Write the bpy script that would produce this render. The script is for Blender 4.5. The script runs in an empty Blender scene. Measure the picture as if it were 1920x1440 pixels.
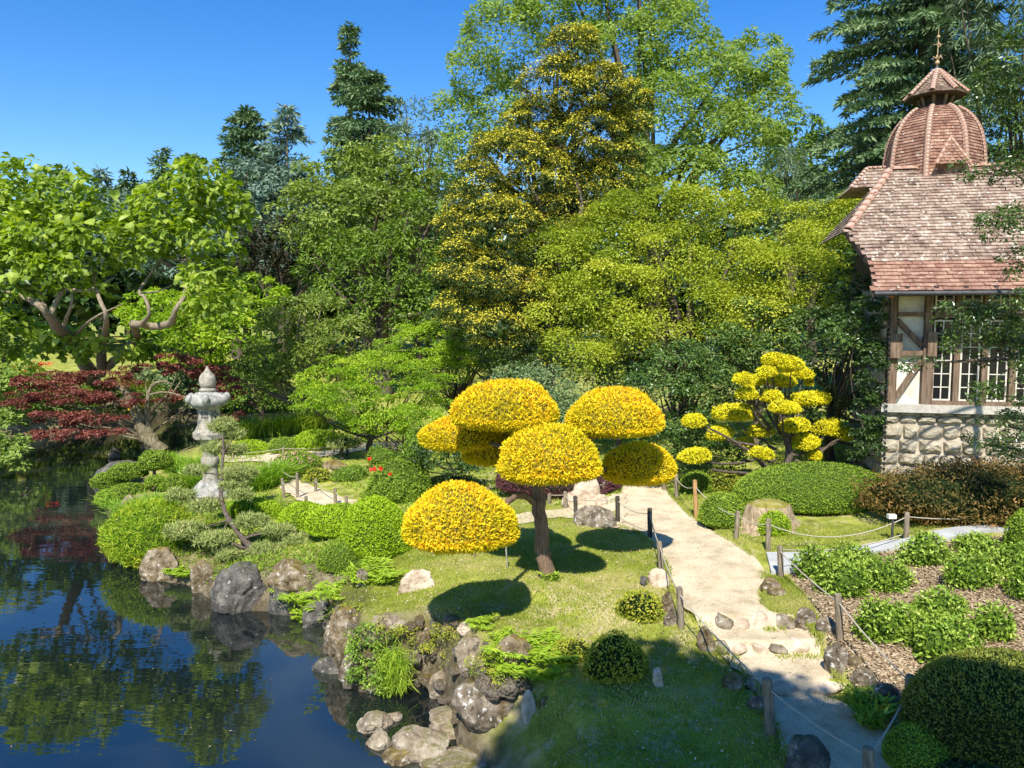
import bpy, math, random
import numpy as np
from mathutils import Vector, noise, geometry
C = bpy.context.scene
COL = C.collection
R = math.radians
# ---------------------------------------------------------------- camera, sky, sun, exposure
CAMZ = 6.0; PITCH = R(4.9); F = 1442.0
cam = bpy.data.objects.new('camera', bpy.data.cameras.new('camera')); COL.objects.link(cam)
cam.location = (0, 0, CAMZ); cam.rotation_euler = (R(90) - PITCH, 0, 0)
cam.data.sensor_width = 36; cam.data.lens = 36 * F / 1920; cam.data.clip_end = 3000; cam.data.clip_start = .05
C.camera = cam
SUN_EL = R(51); SUN_AZ = R(-10)          # azimuth of the shadows' direction: +Y turned a little towards +X
sh = Vector((math.sin(-SUN_AZ) * math.cos(SUN_EL), math.cos(SUN_AZ) * math.cos(SUN_EL), -math.sin(SUN_EL)))
world = bpy.data.worlds.new('World'); C.world = world; world.use_nodes = True
wn = world.node_tree; bg = wn.nodes['Background']
sky = wn.nodes.new('ShaderNodeTexSky'); sky.sky_type = 'NISHITA'; sky.sun_disc = False
sky.sun_elevation = SUN_EL
sky.sun_rotation = math.atan2(-sh.x, -sh.y); sky.altitude = 100; sky.air_density = 1.0; sky.dust_density = .1; sky.ozone_density = 2.0
hsv = wn.nodes.new('ShaderNodeHueSaturation'); hsv.inputs['Hue'].default_value = .509; hsv.inputs['Saturation'].default_value = 1.42; hsv.inputs['Value'].default_value = 1.22; wn.links.new(sky.outputs[0], hsv.inputs['Color']); wn.links.new(hsv.outputs[0], bg.inputs[0]); bg.inputs[1].default_value = .11
sun = bpy.data.objects.new('sun', bpy.data.lights.new('sun', 'SUN')); COL.objects.link(sun)
sun.data.energy = 5.0; sun.data.angle = R(.53); sun.data.color = (1, .955, .87)
sun.rotation_euler = sh.to_track_quat('-Z', 'Y').to_euler()
C.view_settings.view_transform = 'Standard'; C.view_settings.look = 'None'; C.view_settings.gamma = 1
C.view_settings.use_curve_mapping = False
C.view_settings.exposure = .62
C.render.engine = 'CYCLES'
C.cycles.max_bounces = 6; C.cycles.diffuse_bounces = 3; C.cycles.transmission_bounces = 4; C.cycles.glossy_bounces = 3
C.cycles.use_denoising = True
# ---------------------------------------------------------------- picking helpers: a view ray against a height or a distance
sp_, cp_ = math.sin(PITCH), math.cos(PITCH)
def ray(px, py):
    u = (px - 960) / F; v = (720 - py) / F
    return (u, cp_ + v * sp_, -sp_ + v * cp_)
def at(px, py, Y):
    r = ray(px, py); t = Y / r[1]
    return Vector((r[0] * t, Y, CAMZ + r[2] * t))
def onz(px, py, z):
    r = ray(px, py); t = (z - CAMZ) / r[2]
    return Vector((r[0] * t, r[1] * t, z))
# ---------------------------------------------------------------- terrain
shore_px = [(985,1600),(905,1445),(860,1400),(845,1350),(815,1300),(790,1285),(700,1300),(655,1285),(625,1250),(615,1200),(622,1165),(575,1160),(520,1150),
 (470,1148),(410,1128),(350,1100),(272,1080),(245,1030),(215,990),(200,960),(190,925),(215,900),(262,880),(300,862),(330,848),(440,834),(540,822),(600,808),(642,790),(645,775),
 (600,768),(520,766),(450,766),(330,768),(240,782),(200,802),(100,814),(0,820),(-200,826),(-600,832)]
pond = [tuple(onz(x, y, 0)[:2]) for x, y in shore_px]
pond += [(-75, 30), (-75, -30), (-8, -30), (-6, -6), (-3.0, 2.5), (-1.2, 5.5)]
POND = np.array(pond)
def polydist(X, Y, P):
    """signed distance to polygon, positive outside"""
    d = np.full(X.shape, 1e9); ins = np.zeros(X.shape, bool)
    n = len(P)
    for i in range(n):
        ax, ay = P[i]; bx, by = P[(i + 1) % n]
        ex, ey = bx - ax, by - ay
        wx, wy = X - ax, Y - ay
        t = np.clip((wx * ex + wy * ey) / (ex * ex + ey * ey + 1e-12), 0, 1)
        d = np.minimum(d, (wx - t * ex) ** 2 + (wy - t * ey) ** 2)
        c = ((ay > Y) != (by > Y)) & (X < ex * (Y - ay) / (ey if abs(ey) > 1e-12 else 1e-12) + ax)
        ins ^= c
    d = np.sqrt(d)
    return np.where(ins, -d, d)
ctl_px = [(1550,1400,.93),(1480,1310,.97),(1440,1250,1.12),(1430,1200,1.27),(1400,1150,1.42),(1300,1050,1.45),(1250,960,1.45),(1180,915,1.5),(1600,1440,.9),(1700,1560,.9),
 (560,945,.95),(500,875,.9),(600,850,.95),(700,842,1.0),(1020,1080,1.5),(700,1120,1.1),(640,1150,1.0),(780,1160,1.22),(900,1180,1.35),(1000,1200,1.3),(870,1060,1.35),(1150,1100,1.45),
 (950,1000,1.4),(1100,1000,1.45),(830,1020,1.25),(1100,1300,1.05),(1200,1300,1.05),(1120,1230,1.2),(1100,1420,.8),(1300,1420,.85),(1020,1400,.6),(950,1440,.25),(1650,890,2.25),(1850,890,2.15),(1800,1000,1.9),
 (1900,1100,1.75),(1700,1200,1.45),(1880,1300,1.35),(1720,1300,1.15),(1560,1120,1.5),(1450,1030,1.5),(1480,960,1.65),(1350,950,1.55),(1500,1000,1.6),(1650,1000,1.7),(400,935,.6),(300,920,.5),
 (650,950,1.0),(700,1000,1.1),(640,1060,.95),(500,1060,.7),(400,1060,.4),(300,1000,.45),(300,850,.45),(450,850,.6),(560,820,.6),(800,900,1.2),(1050,900,1.35),(1100,860,1.4),(1300,850,1.6),(1500,800,1.9),(1900,1440,1.2)]
CT = [tuple(onz(x, y, z)) for x, y, z in ctl_px]
CT += [(2, 0, 1.0), (8, 3, 1.1), (0, -20, 1.5), (20, 0, 2), (0, 40, 1.7), (12, 40, 2.2), (25, 30, 2.6), (30, 60, 3), (0, 70, 2.5), (-15, 36, .9), (-6, 33, .9), (-14, 55, 1.3), (-20, 44, 2.6), (-24, 43, 3.0), (-18, 50, 2.4), (-30, 52, 2.9), (-40, 55, 3.0), (-20, 70, 3), (-40, 90, 4), (0, 120, 4), (50, 120, 4), (200, 300, 6), (-200, 300, 6), (14, 22, 2.4), (18, 18, 2.3)]
CT = np.array(CT)
STEPS = [(float(onz(1450, 1298, .95).y), .95, .17), (float(onz(1430, 1226, 1.1).y), 1.12, .16), (float(onz(1430, 1174, 1.27).y), 1.28, .15)]
def sinn(X, Y, f, seed, n=6):
    r = np.random.default_rng(seed); o = 0
    for i in range(n):
        a = r.uniform(0, 6.28); k = f * r.uniform(.5, 1.6)
        o = o + np.sin((X * math.cos(a) + Y * math.sin(a)) * k + r.uniform(0, 6.28))
    return o / n
def Hn(X, Y):
    X = np.asarray(X, float); Y = np.asarray(Y, float)
    num = np.zeros(X.shape); den = np.zeros(X.shape)
    for cx, cy, cz in CT:
        w = 1 / (((X - cx) ** 2 + (Y - cy) ** 2) + .08) ** 1.6
        num += w * cz; den += w
    base = num / den + .03 * sinn(X, Y, 1.3, 3) + .012 * sinn(X, Y, 4, 4)
    sd = polydist(X, Y, POND) + .08 * sinn(X, Y, 5, 8) + .12 * sinn(X, Y, 2.2, 9)
    w = np.where((Y < 16.5) & (Y > 10.2) & (X < 1.5), .42, 1.1)
    w = np.where(Y > 30, 3.0, w)
    t = np.clip(sd / w, 0, 1); s = 1 - (1 - t) ** 2.2
    up = .03 + (base - .03) * s
    dn = -1.2 * np.clip(-sd / 1.5, 0, 1) ** .7
    return np.where(sd > 0, up, dn)
def H(x, y): return float(Hn(np.array([x]), np.array([y]))[0])
def G(px, py):
    """where the view ray through a picture point meets the ground"""
    r = ray(px, py)
    t = np.arange(6.5, 90, .08); X = r[0] * t; Y = r[1] * t; Z = CAMZ + r[2] * t
    h = np.maximum(Hn(X, Y), 0); k = np.nonzero(Z < h)[0]
    i = k[0] if len(k) else len(t) - 1
    return Vector((X[i], Y[i], h[i]))
# ---------------------------------------------------------------- mesh and object helpers
class MB:
    def __init__(s): s.V = []; s.F = []; s.n = 0
    def add(s, V, F, mat=0, tint=.5, smooth=False):
        V = np.asarray(V, np.float32).reshape(-1, 3); F = np.asarray(F, np.int32)
        t = np.broadcast_to(np.asarray(tint, np.float32), (len(F),))
        s.V.append(V); s.F.append((F + s.n, mat, t, smooth)); s.n += len(V)
    def mesh(s, name, mats, org=(0, 0, 0)):
        me = bpy.data.meshes.new(name)
        V = np.concatenate(s.V) - np.array(org, np.float32)
        me.vertices.add(len(V)); me.vertices.foreach_set('co', V.ravel())
        li = np.concatenate([f[0].ravel() for f in s.F]); tot = np.concatenate([np.full(len(f[0]), f[0].shape[1], np.int32) for f in s.F])
        me.loops.add(len(li)); me.loops.foreach_set('vertex_index', li)
        st = np.concatenate([[0], np.cumsum(tot)[:-1]]).astype(np.int32)
        me.polygons.add(len(tot)); me.polygons.foreach_set('loop_start', st); me.polygons.foreach_set('loop_total', tot)
        me.polygons.foreach_set('material_index', np.concatenate([np.full(len(f[0]), f[1], np.int32) for f in s.F]))
        me.polygons.foreach_set('use_smooth', np.concatenate([np.full(len(f[0]), f[3], bool) for f in s.F]))
        a = me.attributes.new('tint', 'FLOAT', 'FACE'); a.data.foreach_set('value', np.concatenate([f[2] for f in s.F]))
        for m in (mats if isinstance(mats, (list, tuple)) else [mats]): me.materials.append(m)
        me.update(); me.validate(); return me
    def build(s, name, mats, parent=None, **kw):
        org = kw.pop('org', None)
        if org is None: org = (0, 0, 0) if parent is None else tuple(ROOTLOC.get(parent.name, (0, 0, 0)))
        o = bpy.data.objects.new(name, s.mesh(name, mats, org))
        COL.objects.link(o)
        if parent is not None: o.parent = parent
        elif org != (0, 0, 0): o.location = org
        for k, v in kw.items(): o[k] = v
        return o
ROOTLOC = {}
def root(name, loc, label, cat, group=None, rz=0):
    o = bpy.data.objects.new(name, None); COL.objects.link(o); o.empty_display_size = .2
    o.location = loc; o.rotation_euler = (0, 0, rz); o['label'] = label; o['category'] = cat
    if group: o['group'] = group
    ROOTLOC[o.name] = tuple(loc) if rz == 0 else (0, 0, 0)
    return o
def tag(o, label, cat, group=None):
    o['label'] = label; o['category'] = cat
    if group: o['group'] = group
    return o
def nrm(a): return a / (np.linalg.norm(a, axis=-1, keepdims=True) + 1e-9)
def leaves(mb, P, N, L, W, rng, T=None, tint=.5, mat=0, fold=.15, kite=.45):
    """one pointed leaf per point: normal N, optional pointing direction T"""
    n = len(P)
    if n == 0: return
    if T is None: T = rng.normal(size=(n, 3))
    T = nrm(T - N * np.sum(T * N, 1, keepdims=True)); B = np.cross(N, T)
    L = np.broadcast_to(L, (n,))[:, None] * rng.uniform(.7, 1.3, (n, 1)); W = np.broadcast_to(W, (n,))[:, None] * rng.uniform(.75, 1.25, (n, 1))
    m = P + T * L * kite + N * W * fold
    V = np.stack([P, m + B * W * .5, P + T * L, m - B * W * .5], 1).reshape(-1, 3)
    F = np.arange(n * 4).reshape(n, 4)
    mb.add(V, F, mat, tint)
def tube(mb, pts, rad, seg=7, mat=0, tint=.5, jit=0, seed=0, cap=True):
    pts = [Vector(p) for p in pts]; n = len(pts); rng = np.random.default_rng(seed)
    V = []; prev = None
    for i, p in enumerate(pts):
        d = (pts[min(i + 1, n - 1)] - pts[max(i - 1, 0)]).normalized()
        a = prev if prev is not None else (Vector((1, 0, 0)) if abs(d.x) < .8 else Vector((0, 1, 0)))
        u = (a - d * a.dot(d)).normalized(); w = d.cross(u); prev = u
        for k in range(seg):
            t = 6.28318 * k / seg; r = rad[i] * (1 + jit * rng.uniform(-1, 1))
            V.append(p + (u * math.cos(t) + w * math.sin(t)) * r)
    F = [(i * seg + k, i * seg + (k + 1) % seg, (i + 1) * seg + (k + 1) % seg, (i + 1) * seg + k) for i in range(n - 1) for k in range(seg)]
    V = [tuple(v) for v in V]
    mb.add(V, F, mat, tint, True)
    if cap:
        V2 = V[-seg:] + [tuple(pts[-1])]
        mb.add(V2, [(k, (k + 1) % seg, seg) for k in range(seg)], mat, tint, True)
def curve(pts, n=6):
    """catmull-rom through pts (tuples of any length)"""
    P = [np.array(p, float) for p in pts]; P = [2 * P[0] - P[1]] + P + [2 * P[-1] - P[-2]]; out = []
    for i in range(1, len(P) - 2):
        for k in range(n):
            t = k / n
            out.append(.5 * (2 * P[i] + (P[i + 1] - P[i - 1]) * t + (2 * P[i - 1] - 5 * P[i] + 4 * P[i + 1] - P[i + 2]) * t * t + (3 * P[i] - P[i - 1] - 3 * P[i + 1] + P[i + 2]) * t ** 3))
    out.append(P[-2]); return out
def limb(mb, pts, n=5, seg=7, seed=0, jit=.08, mat=0):
    """pts: (x,y,z,r)"""
    c = curve(pts, n); rng = np.random.default_rng(seed)
    q = []
    for p in c:
        p = p.copy(); p[:3] += rng.normal(0, .12 * p[3], 3); q.append(p)
    tube(mb, [tuple(p[:3]) for p in q], [max(p[3], .004) for p in q], seg, mat, .5, jit, seed)
def sphere(nu, nv):
    V = []; F = []
    for j in range(nv + 1):
        ph = math.pi * j / nv
        for i in range(nu):
            th = 2 * math.pi * i / nu
            V.append((math.sin(ph) * math.cos(th), math.sin(ph) * math.sin(th), math.cos(ph)))
    for j in range(nv):
        for i in range(nu):
            F.append((j * nu + i, (j + 1) * nu + i, (j + 1) * nu + (i + 1) % nu, j * nu + (i + 1) % nu))
    return np.array(V), np.array(F)
SPH = sphere(24, 14)
def noise3(D, f, seed, n=7):
    r = np.random.default_rng(seed); o = 0
    for i in range(n):
        k = r.normal(size=3); k = k / np.linalg.norm(k) * f * r.uniform(.6, 1.5)
        o = o + np.sin(D @ k + r.uniform(0, 6.28))
    return o / n * 1.6
def box(mb, x0, x1, y0, y1, z0, z1, mat=0, tint=.5, M=None):
    V = np.array([(x, y, z) for x in (x0, x1) for y in (y0, y1) for z in (z0, z1)], float)
    if M is not None: V = M(V)
    mb.add(V, [(0, 1, 3, 2), (4, 6, 7, 5), (0, 4, 5, 1), (2, 3, 7, 6), (0, 2, 6, 4), (1, 5, 7, 3)], mat, tint)
# ---------------------------------------------------------------- materials
def newmat(name):
    m = bpy.data.materials.new(name); m.use_nodes = True; nt = m.node_tree
    return m, nt, nt.nodes['Principled BSDF'], nt.nodes.new, nt.links.new
def ramp(nt, cols):
    r = nt.nodes.new('ShaderNodeValToRGB'); e = r.color_ramp.elements
    e[0].position = cols[0][0]; e[0].color = (*cols[0][1], 1); e[1].position = cols[-1][0]; e[1].color = (*cols[-1][1], 1)
    for p, c in cols[1:-1]:
        x = e.new(p); x.color = (*c, 1)
    return r
def leafmat(name, c0, c1, c2, trans=.35, rough=.5, spec=.3, patch=0):
    m, nt, b, N, L = newmat(name)
    a = N('ShaderNodeAttribute'); a.attribute_name = 'tint'
    src = a.outputs['Fac']
    if patch:
        no = N('ShaderNodeTexNoise'); no.inputs['Scale'].default_value = patch; tc = N('ShaderNodeNewGeometry'); L(tc.outputs['Position'], no.inputs['Vector'])
        ma = N('ShaderNodeMath'); ma.operation = 'MULTIPLY_ADD'; L(no.outputs[0], ma.inputs[0]); ma.inputs[1].default_value = .7; ma.inputs[2].default_value = -.35
        ad = N('ShaderNodeMath'); ad.operation = 'ADD'; ad.use_clamp = True; L(ma.outputs[0], ad.inputs[0]); L(src, ad.inputs[1]); src = ad.outputs[0]
    r = ramp(nt, [(0, c0), (.5, c1), (1, c2)]); L(src, r.inputs[0])
    L(r.outputs[0], b.inputs['Base Color']); b.inputs['Roughness'].default_value = rough; b.inputs['Specular IOR Level'].default_value = spec
    if trans:
        t = N('ShaderNodeBsdfTranslucent'); mx = N('ShaderNodeMixShader'); mx.inputs[0].default_value = trans
        hs = N('ShaderNodeHueSaturation'); hs.inputs['Saturation'].default_value = 1.15; hs.inputs['Value'].default_value = 1.25; L(r.outputs[0], hs.inputs['Color']); L(hs.outputs[0], t.inputs[0])
        L(b.outputs[0], mx.inputs[1]); L(t.outputs[0], mx.inputs[2]); L(mx.outputs[0], nt.nodes['Material Output'].inputs[0])
    return m
def texmat(name, cols, scale=6, rough=.85, bump=.4, bscale=20, detail=8, coords='Object', spot=None, moss=None, stretch=None, spec=.3, dist=.02, tint=0):
    """noise ramp over two scales; spot=(colour, scale, threshold) lichen; moss=(colour, amount) on upward faces"""
    m, nt, b, N, L = newmat(name)
    tc = N('ShaderNodeTexCoord'); vec = N('ShaderNodeNewGeometry').outputs['Position'] if coords == 'World' else tc.outputs[coords]
    if coords == 'World': coords = 'Object'
    if stretch:
        mp = N('ShaderNodeMapping'); mp.inputs['Scale'].default_value = stretch; L(vec, mp.inputs[0]); vec = mp.outputs[0]
    n1 = N('ShaderNodeTexNoise'); n1.inputs['Scale'].default_value = scale; n1.inputs['Detail'].default_value = detail; n1.inputs['Roughness'].default_value = .65; L(vec, n1.inputs['Vector'])
    f = n1.outputs[0]
    if tint:
        a = N('ShaderNodeAttribute'); a.attribute_name = 'tint'
        s = N('ShaderNodeMath'); s.operation = 'SUBTRACT'; L(a.outputs['Fac'], s.inputs[0]); s.inputs[1].default_value = .5
        q = N('ShaderNodeMath'); q.operation = 'MULTIPLY_ADD'; L(s.outputs[0], q.inputs[0]); q.inputs[1].default_value = tint; L(f, q.inputs[2]); f = q.outputs[0]
    r = ramp(nt, cols); L(f, r.inputs[0]); c = r.outputs[0]
    if spot:
        n2 = N('ShaderNodeTexNoise'); n2.inputs['Scale'].default_value = spot[1]; n2.inputs['Detail'].default_value = 5; n2.inputs['Roughness'].default_value = .6; L(vec, n2.inputs['Vector'])
        g = ramp(nt, [(spot[2], (0, 0, 0)), (min(spot[2] + .06, 1), (1, 1, 1))]); L(n2.outputs[0], g.inputs[0])
        mx = N('ShaderNodeMixRGB'); L(g.outputs[0], mx.inputs[0]); L(c, mx.inputs[1]); mx.inputs[2].default_value = (*spot[0], 1); c = mx.outputs[0]
    if moss:
        ge = N('ShaderNodeNewGeometry'); sx = N('ShaderNodeSeparateXYZ'); L(ge.outputs['Normal'], sx.inputs[0])
        n3 = N('ShaderNodeTexNoise'); n3.inputs['Scale'].default_value = 3.2; n3.inputs['Detail'].default_value = 6; L(tc.outputs[coords], n3.inputs['Vector'])
        ad = N('ShaderNodeMath'); ad.operation = 'MULTIPLY'; L(sx.outputs[2], ad.inputs[0]); L(n3.outputs[0], ad.inputs[1]); n3.inputs['Scale'].default_value = 6; n3.inputs['Detail'].default_value = 10; n3.inputs['Roughness'].default_value = .75
        g = ramp(nt, [(.46 - moss[1] * .3, (0, 0, 0)), (.66 - moss[1] * .3, (1, 1, 1))]); L(ad.outputs[0], g.inputs[0])
        mx = N('ShaderNodeMixRGB'); L(g.outputs[0], mx.inputs[0]); L(c, mx.inputs[1]); mx.inputs[2].default_value = (*moss[0], 1); c = mx.outputs[0]
    L(c, b.inputs['Base Color']); b.inputs['Roughness'].default_value = rough; b.inputs['Specular IOR Level'].default_value = spec
    if bump:
        n4 = N('ShaderNodeTexNoise'); n4.inputs['Scale'].default_value = bscale; n4.inputs['Detail'].default_value = 6; n4.inputs['Roughness'].default_value = .7; L(vec, n4.inputs['Vector'])
        bp = N('ShaderNodeBump'); bp.inputs['Strength'].default_value = bump; bp.inputs['Distance'].default_value = dist; L(n4.outputs[0], bp.inputs['Height']); L(bp.outputs[0], b.inputs['Normal'])
    return m
M = {}
M['yellow'] = leafmat('yellow_yew', (.34, .30, .012), (.86, .70, .018), (.92, .46, .035), .25, .6, .15)
M['lemon'] = leafmat('lemon_juniper', (.34, .32, .015), (.82, .74, .02), (.9, .84, .05), .25, .55)
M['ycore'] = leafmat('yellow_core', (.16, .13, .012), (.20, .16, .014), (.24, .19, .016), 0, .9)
M['lime'] = leafmat('lime_clipped', (.16, .26, .010), (.40, .56, .02), (.60, .72, .05), .3)
M['limedeep'] = leafmat('green_clipped', (.09, .15, .012), (.26, .38, .03), (.48, .60, .08), .25)
M['green'] = leafmat('green_leaf', (.05, .09, .010), (.16, .26, .026), (.34, .46, .06), .3, patch=.5)
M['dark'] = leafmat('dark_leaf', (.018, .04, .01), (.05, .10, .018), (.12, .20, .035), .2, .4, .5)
M['glossy'] = leafmat('glossy_camellia', (.03, .07, .012), (.10, .18, .03), (.34, .45, .11), .15, .35, .5)
M['maple'] = leafmat('olive_maple', (.10, .15, .012), (.36, .43, .03), (.62, .60, .07), .35, patch=.35)
M['jmaple'] = leafmat('bright_maple', (.10, .20, .012), (.32, .48, .022), (.62, .60, .06), .4, patch=.5)
M['ash'] = leafmat('ash_leaf', (.11, .17, .03), (.32, .43, .09), (.54, .64, .20), .45)
M['catalpa'] = leafmat('large_pale_leaf', (.07, .13, .015), (.27, .38, .04), (.58, .66, .13), .45, .42)
M['fir'] = leafmat('fir_needles', (.035, .075, .03), (.11, .19, .075), (.24, .32, .13), .08, .6)
M['bluefir'] = leafmat('blue_needles', (.06, .11, .075), (.15, .235, .16), (.28, .37, .25), .08, .6)
M['cedar'] = leafmat('cedar_needles', (.08, .12, .06), (.18, .26, .13), (.32, .40, .22), .15, .6)
M['cypgold'] = leafmat('golden_cypress', (.02, .04, .010), (.09, .13, .02), (.72, .64, .06), .15, .6)
M['red'] = leafmat('red_maple_leaf', (.07, .018, .016), (.22, .06, .042), (.50, .22, .14), .3)
M['burg'] = leafmat('burgundy_leaf', (.05, .018, .024), (.15, .05, .06), (.30, .14, .14), .25)
M['rust'] = leafmat('rusty_maple_leaf', (.05, .05, .012), (.17, .13, .03), (.42, .22, .07), .3, patch=.9)
M['azalea'] = leafmat('azalea_leaf', (.06, .12, .012), (.22, .35, .03), (.56, .66, .13), .25, .42)
M['azrust'] = leafmat('azalea_rust_leaf', (.12, .16, .012), (.40, .44, .04), (.75, .56, .10), .25, .5)
M['pine'] = leafmat('pine_needles', (.10, .13, .03), (.32, .38, .10), (.68, .58, .26), .1, .6)
M['ferny'] = leafmat('fern_frond', (.10, .19, .012), (.30, .46, .03), (.60, .66, .08), .35)
M['iris'] = leafmat('iris_blade', (.09, .18, .02), (.24, .42, .035), (.48, .62, .10), .35)
M['grass'] = leafmat('grass_blade', (.15, .21, .02), (.36, .41, .055), (.72, .60, .30), .3, .6)
M['greyshrub'] = leafmat('grey_green_leaf', (.08, .13, .04), (.23, .32, .12), (.42, .48, .24), .25)
M['dome'] = leafmat('dome_leaf', (.08, .10, .015), (.24, .28, .035), (.46, .40, .09), .2, patch=1.5)
M['olive'] = leafmat('greygreen_tree_leaf', (.07, .11, .018), (.24, .32, .05), (.46, .52, .13), .3, patch=.5)
M['brown'] = leafmat('brown_tree_leaf', (.02, .025, .01), (.055, .05, .02), (.12, .10, .035), .25)
M['yolk'] = leafmat('yellow_flower', (.7, .5, .01), (.8, .6, .01), (.85, .7, .05), .2)
M['pinkfl'] = leafmat('pink_flower', (.55, .2, .2), (.7, .35, .33), (.8, .5, .45), .3)
M['redfl'] = leafmat('red_flower', (.55, .02, .01), (.75, .04, .02), (.8, .1, .03), .2)
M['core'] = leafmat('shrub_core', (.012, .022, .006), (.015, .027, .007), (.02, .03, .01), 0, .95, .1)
M['wisteria'] = leafmat('holly_leaf', (.025, .055, .012), (.08, .14, .025), (.28, .38, .08), .25, .3, .6)
M['bark'] = texmat('bark', [(.3, (.035, .026, .018)), (.5, (.10, .075, .055)), (.7, (.22, .18, .14))], 9, .9, .7, 14, stretch=(3, 3, .5))
M['barkred'] = texmat('yew_bark', [(.3, (.10, .058, .034)), (.5, (.21, .135, .085)), (.72, (.34, .24, .16))], 9, .9, .9, 12, stretch=(4, 4, .35), dist=.03)
M['barkpale'] = texmat('pale_bark', [(.3, (.10, .078, .05)), (.5, (.24, .19, .125)), (.7, (.40, .335, .235))], 7, .85, .6, 12, stretch=(3, 3, .6))
M['barkmoss'] = texmat('mossy_bark', [(.3, (.05, .045, .02)), (.5, (.16, .13, .07)), (.7, (.33, .29, .2))], 7, .9, .7, 14, stretch=(2, 2, .6))
ROCKS = [(.32, (.05, .038, .024)), (.45, (.18, .14, .095)), (.57, (.34, .28, .20)), (.7, (.54, .47, .36))]
M['rock'] = texmat('grey_rock', ROCKS, 5, .95, 1, 11, 12, spot=((.72, .69, .60), 13, .585), moss=((.18, .14, .03), .1), dist=.09, spec=.1)
M['rocktan'] = texmat('tan_rock', [(.32, (.10, .075, .045)), (.46, (.28, .22, .15)), (.58, (.42, .35, .25)), (.7, (.58, .50, .38))], 4, .95, 1, 10, 12, spot=((.62, .58, .48), 14, .62), moss=((.16, .15, .03), .16), dist=.07, spec=.15)
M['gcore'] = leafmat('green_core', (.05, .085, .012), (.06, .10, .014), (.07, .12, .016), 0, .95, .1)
M['rockpink'] = texmat('pink_rock', [(.3, (.30, .21, .13)), (.5, (.58, .46, .33)), (.7, (.74, .63, .49))], 4, .95, .9, 9, 12, dist=.06, spec=.1)
M['rockmoss'] = texmat('mossy_rock', [(.32, (.05, .034, .015)), (.46, (.19, .14, .075)), (.58, (.33, .26, .17)), (.7, (.52, .45, .34))], 5, .95, 1, 11, 12, spot=((.68, .64, .54), 12, .6), moss=((.25, .18, .03), .38), dist=.09, spec=.1)
M['rockdark'] = texmat('dark_rock', [(.32, (.035, .033, .028)), (.5, (.125, .115, .095)), (.7, (.28, .25, .20))], 5, .85, 1, 11, 12, spot=((.42, .41, .36), 12, .62), moss=((.10, .12, .03), .2), dist=.08, spec=.2)
M['granite'] = texmat('lantern_granite', [(.3, (.16, .142, .105)), (.5, (.34, .305, .23)), (.7, (.50, .45, .35))], 7, .95, .6, 30, 12, spot=((.15, .145, .12), 6, .57))
M['roofgran'] = texmat('lantern_roof_granite', [(.3, (.12, .12, .105)), (.5, (.29, .28, .24)), (.7, (.5, .47, .4))], 6, .9, .6, 20, spot=((.6, .58, .5), 7, .6))
M['post'] = texmat('post_wood', [(.3, (.10, .08, .055)), (.5, (.23, .185, .125)), (.72, (.40, .33, .23))], 8, .9, .6, 14, stretch=(5, 5, .6))
M['postdark'] = texmat('dark_post_wood', [(.3, (.02, .02, .015)), (.5, (.055, .05, .035)), (.72, (.13, .11, .08))], 8, .9, .6, 14, stretch=(5, 5, .6))
M['postorange'] = texmat('new_post_wood', [(.3, (.30, .15, .05)), (.5, (.45, .26, .10)), (.72, (.55, .36, .16))], 8, .85, .5, 14, stretch=(5, 5, .5))
M['rope'] = texmat('rope', [(.3, (.32, .27, .19)), (.7, (.55, .49, .38))], 60, .9, .5, 90)
M['straw'] = M['rope']
# ---------------------------------------------------------------- the ground
def axis(*spans):
    o = []
    for a, b, s in spans: o += list(np.arange(a, b, s))
    return np.array(o)
def G0(px, py):
    return tuple(G(px, py)[:2])
lawn_px = [(600,1150),(640,1100),(700,1050),(760,1010),(850,960),(960,930),(1060,955),(1130,985),(1225,1020),(1250,1060),(1270,1120),(1290,1170),(1350,1230),(1390,1290),(1440,1350),(1470,1460),(1480,1700),(1090,1700),(1020,1440),(1000,1330),(960,1250),(900,1190),(780,1160),(700,1165),(640,1180)]
LAWN = np.array([G0(*p) for p in lawn_px])
mulch_px = [(1480,1080),(1560,1052),(1650,1040),(1800,1018),(2150,980),(2300,1600),(1760,1600),(1690,1420),(1650,1330),(1600,1285),(1560,1210),(1530,1150)]
MULCH = np.array([G0(*p) for p in mulch_px])
xs = axis((-420, -60, 24), (-60, -14, 1.0), (-14, -7, .25), (-7, 9.5, .1), (9.5, 16, .25), (16, 40, 1), (40, 440, 25))
ys = axis((-60, 4, 3), (4, 8, .3), (8, 19, .1), (19, 40, .25), (40, 70, .8), (70, 130, 4), (130, 700, 40))
X, Y = np.meshgrid(xs, ys); Z = Hn(X, Y)
mb = MB(); nx, ny = len(xs), len(ys)
idx = np.arange(nx * ny).reshape(ny, nx)
mb.add(np.stack([X, Y, Z], -1).reshape(-1, 3), np.stack([idx[:-1, :-1], idx[:-1, 1:], idx[1:, 1:], idx[1:, :-1]], -1).reshape(-1, 4), 0, .5, True)
gm, nt, b, N, L = newmat('ground_soil_and_grass')
ge = N('ShaderNodeNewGeometry')
def noi(s, d=6, r=.6):
    n = N('ShaderNodeTexNoise'); n.inputs['Scale'].default_value = s; n.inputs['Detail'].default_value = d; n.inputs['Roughness'].default_value = r; L(ge.outputs['Position'], n.inputs['Vector']); return n.outputs[0]
def mixc(f, a, c):
    m = N('ShaderNodeMixRGB'); L(f, m.inputs[0]); L(a, m.inputs[1]); L(c, m.inputs[2]); return m.outputs[0]
g1 = ramp(nt, [(.3, (.14, .16, .025)), (.5, (.28, .31, .045)), (.68, (.42, .42, .08))]); L(noi(2.2), g1.inputs[0])
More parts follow.
